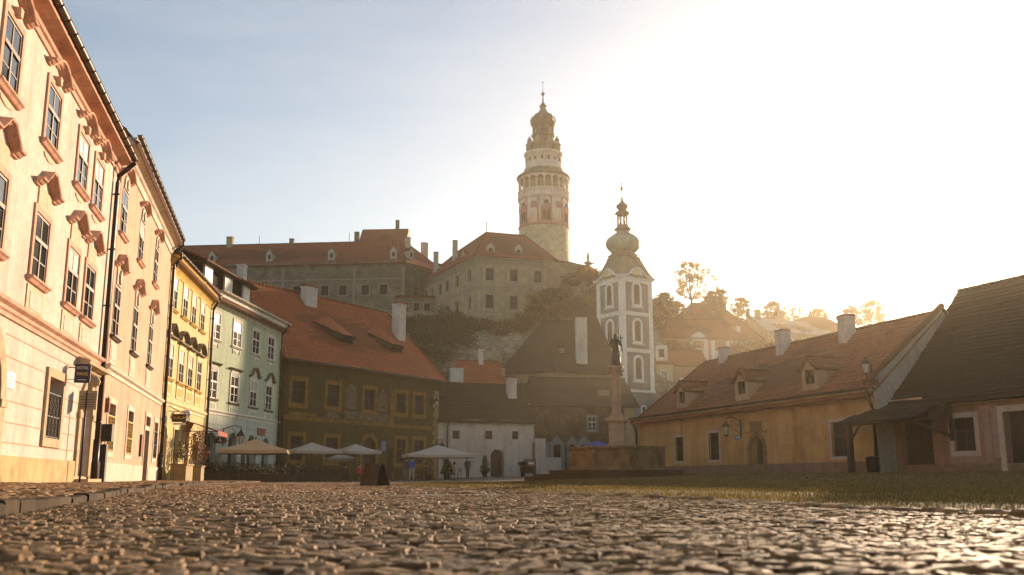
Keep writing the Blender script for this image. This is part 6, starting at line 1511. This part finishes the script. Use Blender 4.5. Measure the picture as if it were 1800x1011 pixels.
b = B(); b.tube([(0, 0, .68), (0, -1.0, .62)], .022, 6); b.tube([(0, -.3, .5), (0, -.3, .66)], .012, 5); b.tube([(0, -.85, .5), (0, -.85, .63)], .012, 5); b.tube([(0, 0, 1.0), (0, -.3, .78), (0, -.6, .64)], .02, 5); b.build('bracket', 'iron', h)
h = thing('awning', 'dark red fabric awning over the yellow house shop door', 'awning', on(wYel, 6.9, 0, 2.8), wYel.rz)
b = B(); n = 8
for i in range(n):
    f = lambda x, o: (x, -o, .75-.32*o-.03*math.sin(3.1*o))
    for j in range(4): b.face([f(-1.6+3.2*i/n, 2.0*j/4), f(-1.6+3.2*(i+1)/n, 2.0*j/4), f(-1.6+3.2*(i+1)/n, 2.0*(j+1)/4), f(-1.6+3.2*i/n, 2.0*(j+1)/4)])
    p, q = f(-1.6+3.2*i/n, 2.0), f(-1.6+3.2*(i+1)/n, 2.0); b.face([p, q, (q[0], q[1], q[2]-.22), ((p[0]+q[0])/2, p[1], p[2]-.27), (p[0], p[1], p[2]-.22)])
b.build('canopy', 'red_cloth', h)
for x in (-1.55, 1.55):
    b = B(); b.tube([(x, 0, .1), (x, -1.95, .08)], .025, 6); b.tube([(x, 0, .74), (x, -1.95, .08)], .02, 6); b.build('bracket', 'iron', h)
h = thing('wall_lamp', 'white globe spotlight above the pub sign on the yellow house', 'lamp', on(wYel, 3.2, .05, 3.5), wYel.rz); b = B(); b.lathe([(.02, .1), (.26, .18), (.3, .3), (.2, .44), (.02, .48)], 14, 0, -.5); b.build('shade', 'sign_white', h); b = B(); b.tube([(0, .05, .2), (0, -.45, .3)], .02, 6); b.build('bracket', 'iron', h)
def lantern(label, loc, rz, reach=1.0, s_=1.0, group=None, up=False):
    h = thing('wall_lantern', label, 'lamp', loc, rz); h.scale = (s_, s_, s_); y = -reach
    b = B(); b.box(-.05, .05, -.04, .0, -.5, .5)
    if up: b.tube([(0, 0, -.2), (0, y*.6, -.35), (0, y, -.1), (0, y, .0)], .028, 6)
    else: b.tube([(0, 0, .42), (0, y*.6, .62), (0, y, .55), (0, y, .4)], .024, 6); b.tube([(0, 0, -.3), (0, y*.5, -.1), (0, y*.7, .3), (0, y*.45, .5)], .018, 6); b.tube([(0, 0, .1), (0, y*.4, .15), (0, y*.3, .45)], .016, 6)
    b.build('bracket', 'iron', h); zz = 0 if up else -.42
    b = B(); b.lathe([(.1, zz), (.2, zz+.48)], 6, 0, y, smooth=False); b.build('lamp_glass', 'lamp_glass', h)
    b = B(); b.lathe([(.03, zz-.1), (.12, zz-.02), (.12, zz+.01)], 6, 0, y, smooth=False); b.lathe([(.25, zz+.46), (.24, zz+.5), (.14, zz+.66), (.06, zz+.72), (.08, zz+.76), (.02, zz+.86)], 6, 0, y, smooth=False)
    for k in range(6): t = R(60*k); b.tube([(.105*math.cos(t), y+.105*math.sin(t), zz), (.205*math.cos(t), y+.205*math.sin(t), zz+.48)], .012, 4)
    b.build('lamp_frame', 'iron', h); return h
lantern('black wrought lantern on the wall of the green house above the parasol', on(wGre, 2.6, 0, 3.0), wGre.rz, 1.0, 1.25)
lantern('black wrought iron lantern left of the arched door of the ochre house', on(wR, 14.9, 0, 3.4), wR.rz, 1.0, 1.1)
lantern('pale glass lantern raised on the corner bracket above the timber porch', on(wR, 27.75, .1, 5.6), wR.rz, .35, 1.0, up=True)
lantern('black bracket lantern high on the corner of the frescoed house', on(wFre, 20.6, .05, 7.7), wFre.rz, .7, 1.0)
lantern('small black lantern low on the corner beside the small white house', on(wFre, 21.6, .05, 3.3), wFre.rz, .6, 1.2)
b = B(); b.tube([(0, 0, -1.6), (0, 0, .2)], .04, 6); 
h = thing('street_sign', 'small blue enamel street plate near the ochre house door', 'sign', on(wR, 14.5, 0, 2.7), wR.rz); b = B(); b.ob(-.35, .35, 0, .025, 0, .26); pl = b.build('panel', 'sign_blue', h); b = B(); b.ob(-.25, .25, .025, .028, .1, .16); b.build('text_line', 'sign_white', pl)
h = thing('wall_sign', 'dark brown board with ornate top on the green house', 'sign', on(wGre, 10.3, 0, 3.45), wGre.rz); b = B(); b.ob(-.85, .85, 0, .06, 0, .42); b.ob(-.95, .95, 0, .1, .42, .5); b.build('panel', 'brick', h)
h = thing('wall_sign', 'blue grey square sign beside the arched door of the frescoed house', 'sign', on(wFre, 13.3, 0, 2.6), wFre.rz); b = B(); b.ob(-.45, .45, 0, .05, 0, 1.15); b.mi = 1; b.ob(-.36, .36, .05, .055, .12, 1.03); b.build('panel', ['iron', 'sign_blue'], h)
h = thing('litter_bin', 'black litter bin under the corner of the timber porch', 'bin', (*wR.pt(28.3, .9)[:2], .42), wR.rz); b = B(); b.lathe([(.27, 0), (.3, .05), (.33, .75), (.36, .76), (.36, .82), (.2, .9)], 16); b.build('barrel', 'iron', h)
h = thing('banner_stand', 'dark upright banner with orange lettering before a green house arch', 'sign', (*wGre.pt(4.7, .7)[:2], .06), wGre.rz); b = B(); b.ob(-.35, .35, 0, .05, .05, 2.0); b.ob(-.4, .4, -.15, .2, 0, .06); b.mi = 1
for k in range(8): b.ob(-.1, .1, .05, .055, .35+.18*k, .47+.18*k)
b.build('panel', ['iron', 'ochre'], h)
h = thing('white_sign', 'dark hanging board with a white letter at the first green house arch', 'sign', on(wGre, .6, 0, 2.55), wGre.rz); b = B(); b.box(-.03, .03, -1.0, -.2, -.05, .35); pl = b.build('panel', 'door', h); lettering(pl, 'A', .3, (-.04, -.6, .15), (R(90), 0, R(-90)), 'sign_white'); b = B(); b.tube([(0, 0, .4), (0, -1.2, .4)], .02, 5); b.build('bracket', 'iron', h)
h = thing('information_board', 'low dark board with a red and white poster by the white buttress', 'sign', (sx(931, 99), 99, gz(3, 99)), R(10)); b = B(); b.box(-.6, .6, -.03, .03, .3, 1.7); b.box(-.55, -.47, -.03, .03, 0, .3); b.box(.47, .55, -.03, .03, 0, .3); b.mi = 1; b.box(-.5, .5, -.04, -.03, 1.0, 1.6); b.mi = 2; b.box(-.4, .4, -.045, -.04, 1.2, 1.4); b.build('panel', ['door', 'brick', 'sign_white'], h)
fn = thing('iron_fence', 'low iron railing in front of the stone house niches', 'fence', (*wRu.pt(3.6, 1.2)[:2], .35), wRu.rz); b = B()
for k in range(22): b.tube([(k*.22, 0, 0), (k*.22, 0, 2.2)], .02, 4)
for z in (.2, 1.1, 2.0): b.box(0, 4.62, -.02, .02, z, z+.05)
b.build('railing', 'gutter', fn)
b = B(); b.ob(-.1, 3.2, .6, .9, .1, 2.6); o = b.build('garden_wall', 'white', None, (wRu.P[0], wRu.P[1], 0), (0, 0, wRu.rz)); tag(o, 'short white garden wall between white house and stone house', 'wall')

HAZE_D, HAZE_G, SKY = .00029, .7, .08
# ------------------------------------------------------------------ haze, sky, sun, camera
SUN_AZ, SUN_EL = 26.6, 11.8
m = bpy.data.materials.new('pale air'); m.use_nodes = True; nt = m.node_tree; nt.nodes.clear()
o = nt.nodes.new('ShaderNodeOutputMaterial'); pv = nt.nodes.new('ShaderNodeVolumePrincipled'); pv.inputs['Color'].default_value = (1, .88, .66, 1); pv.inputs['Density'].default_value = HAZE_D; pv.inputs['Anisotropy'].default_value = HAZE_G
nt.links.new(pv.outputs[0], o.inputs['Volume']); M['haze'] = m
b = B(); b.box(-500, 620, -70, 720, -2.0, 130); tag(b.build('haze', 'haze'), kind='stuff')
w = bpy.data.worlds.new('World'); sc.world = w; w.use_nodes = True; nt = w.node_tree; bg = nt.nodes['Background']
sk = nt.nodes.new('ShaderNodeTexSky'); sk.sky_type = 'NISHITA'; sk.sun_disc = False; sk.sun_elevation = R(SUN_EL); sk.sun_rotation = R(SUN_AZ); sk.dust_density = .8; sk.air_density = 1.0; sk.ozone_density = .8; sk.altitude = 500
tc = nt.nodes.new('ShaderNodeTexCoord'); mp = nt.nodes.new('ShaderNodeMapping'); mp.inputs['Scale'].default_value = (1.2, 1.2, 5.5); mp.inputs['Rotation'].default_value = (.25, .2, .6); nt.links.new(tc.outputs['Generated'], mp.inputs[0])
cf = ramp(nt, noise(nt, mp.outputs[0], 2.2, 9, .62), [(.42, .03), (.8, .26)])
nt.links.new(mix(nt, cf, sk.outputs[0], (5.4, 5.5, 5.4)), bg.inputs[0]); bg.inputs[1].default_value = SKY
l = bpy.data.lights.new('sun', 'SUN'); l.energy = 5.0; l.angle = R(.5); l.color = (1.0, .735, .49); lo_ = bpy.data.objects.new('sun', l); LINK(lo_)
a, e = R(SUN_AZ), R(SUN_EL); S = Vector((math.sin(a)*math.cos(e), math.cos(a)*math.cos(e), math.sin(e))); lo_.rotation_euler = S.to_track_quat('Z', 'Y').to_euler()
cd = bpy.data.cameras.new('camera'); cam = bpy.data.objects.new('camera', cd); LINK(cam); cam.location = (0, 0, .2); cam.rotation_euler = (R(90)+math.atan((842-505.5)/1700), 0, 0)
cd.sensor_width = 36; cd.lens = 34.0; cd.clip_start = .05; cd.clip_end = 3000; cd.dof.use_dof = True; cd.dof.focus_distance = 45; cd.dof.aperture_fstop = 4.0
sc.camera = cam
v = sc.view_settings; sc.display_settings.display_device = 'sRGB'; v.view_transform = 'Standard'; v.look = 'None'; v.exposure = 1.1; v.gamma = 1.0
sc.cycles.use_denoising = True; sc.cycles.max_bounces = 6; sc.cycles.volume_bounces = 1; sc.cycles.diffuse_bounces = 4; sc.cycles.glossy_bounces = 3; sc.cycles.transmission_bounces = 4; sc.cycles.sample_clamp_indirect = 6
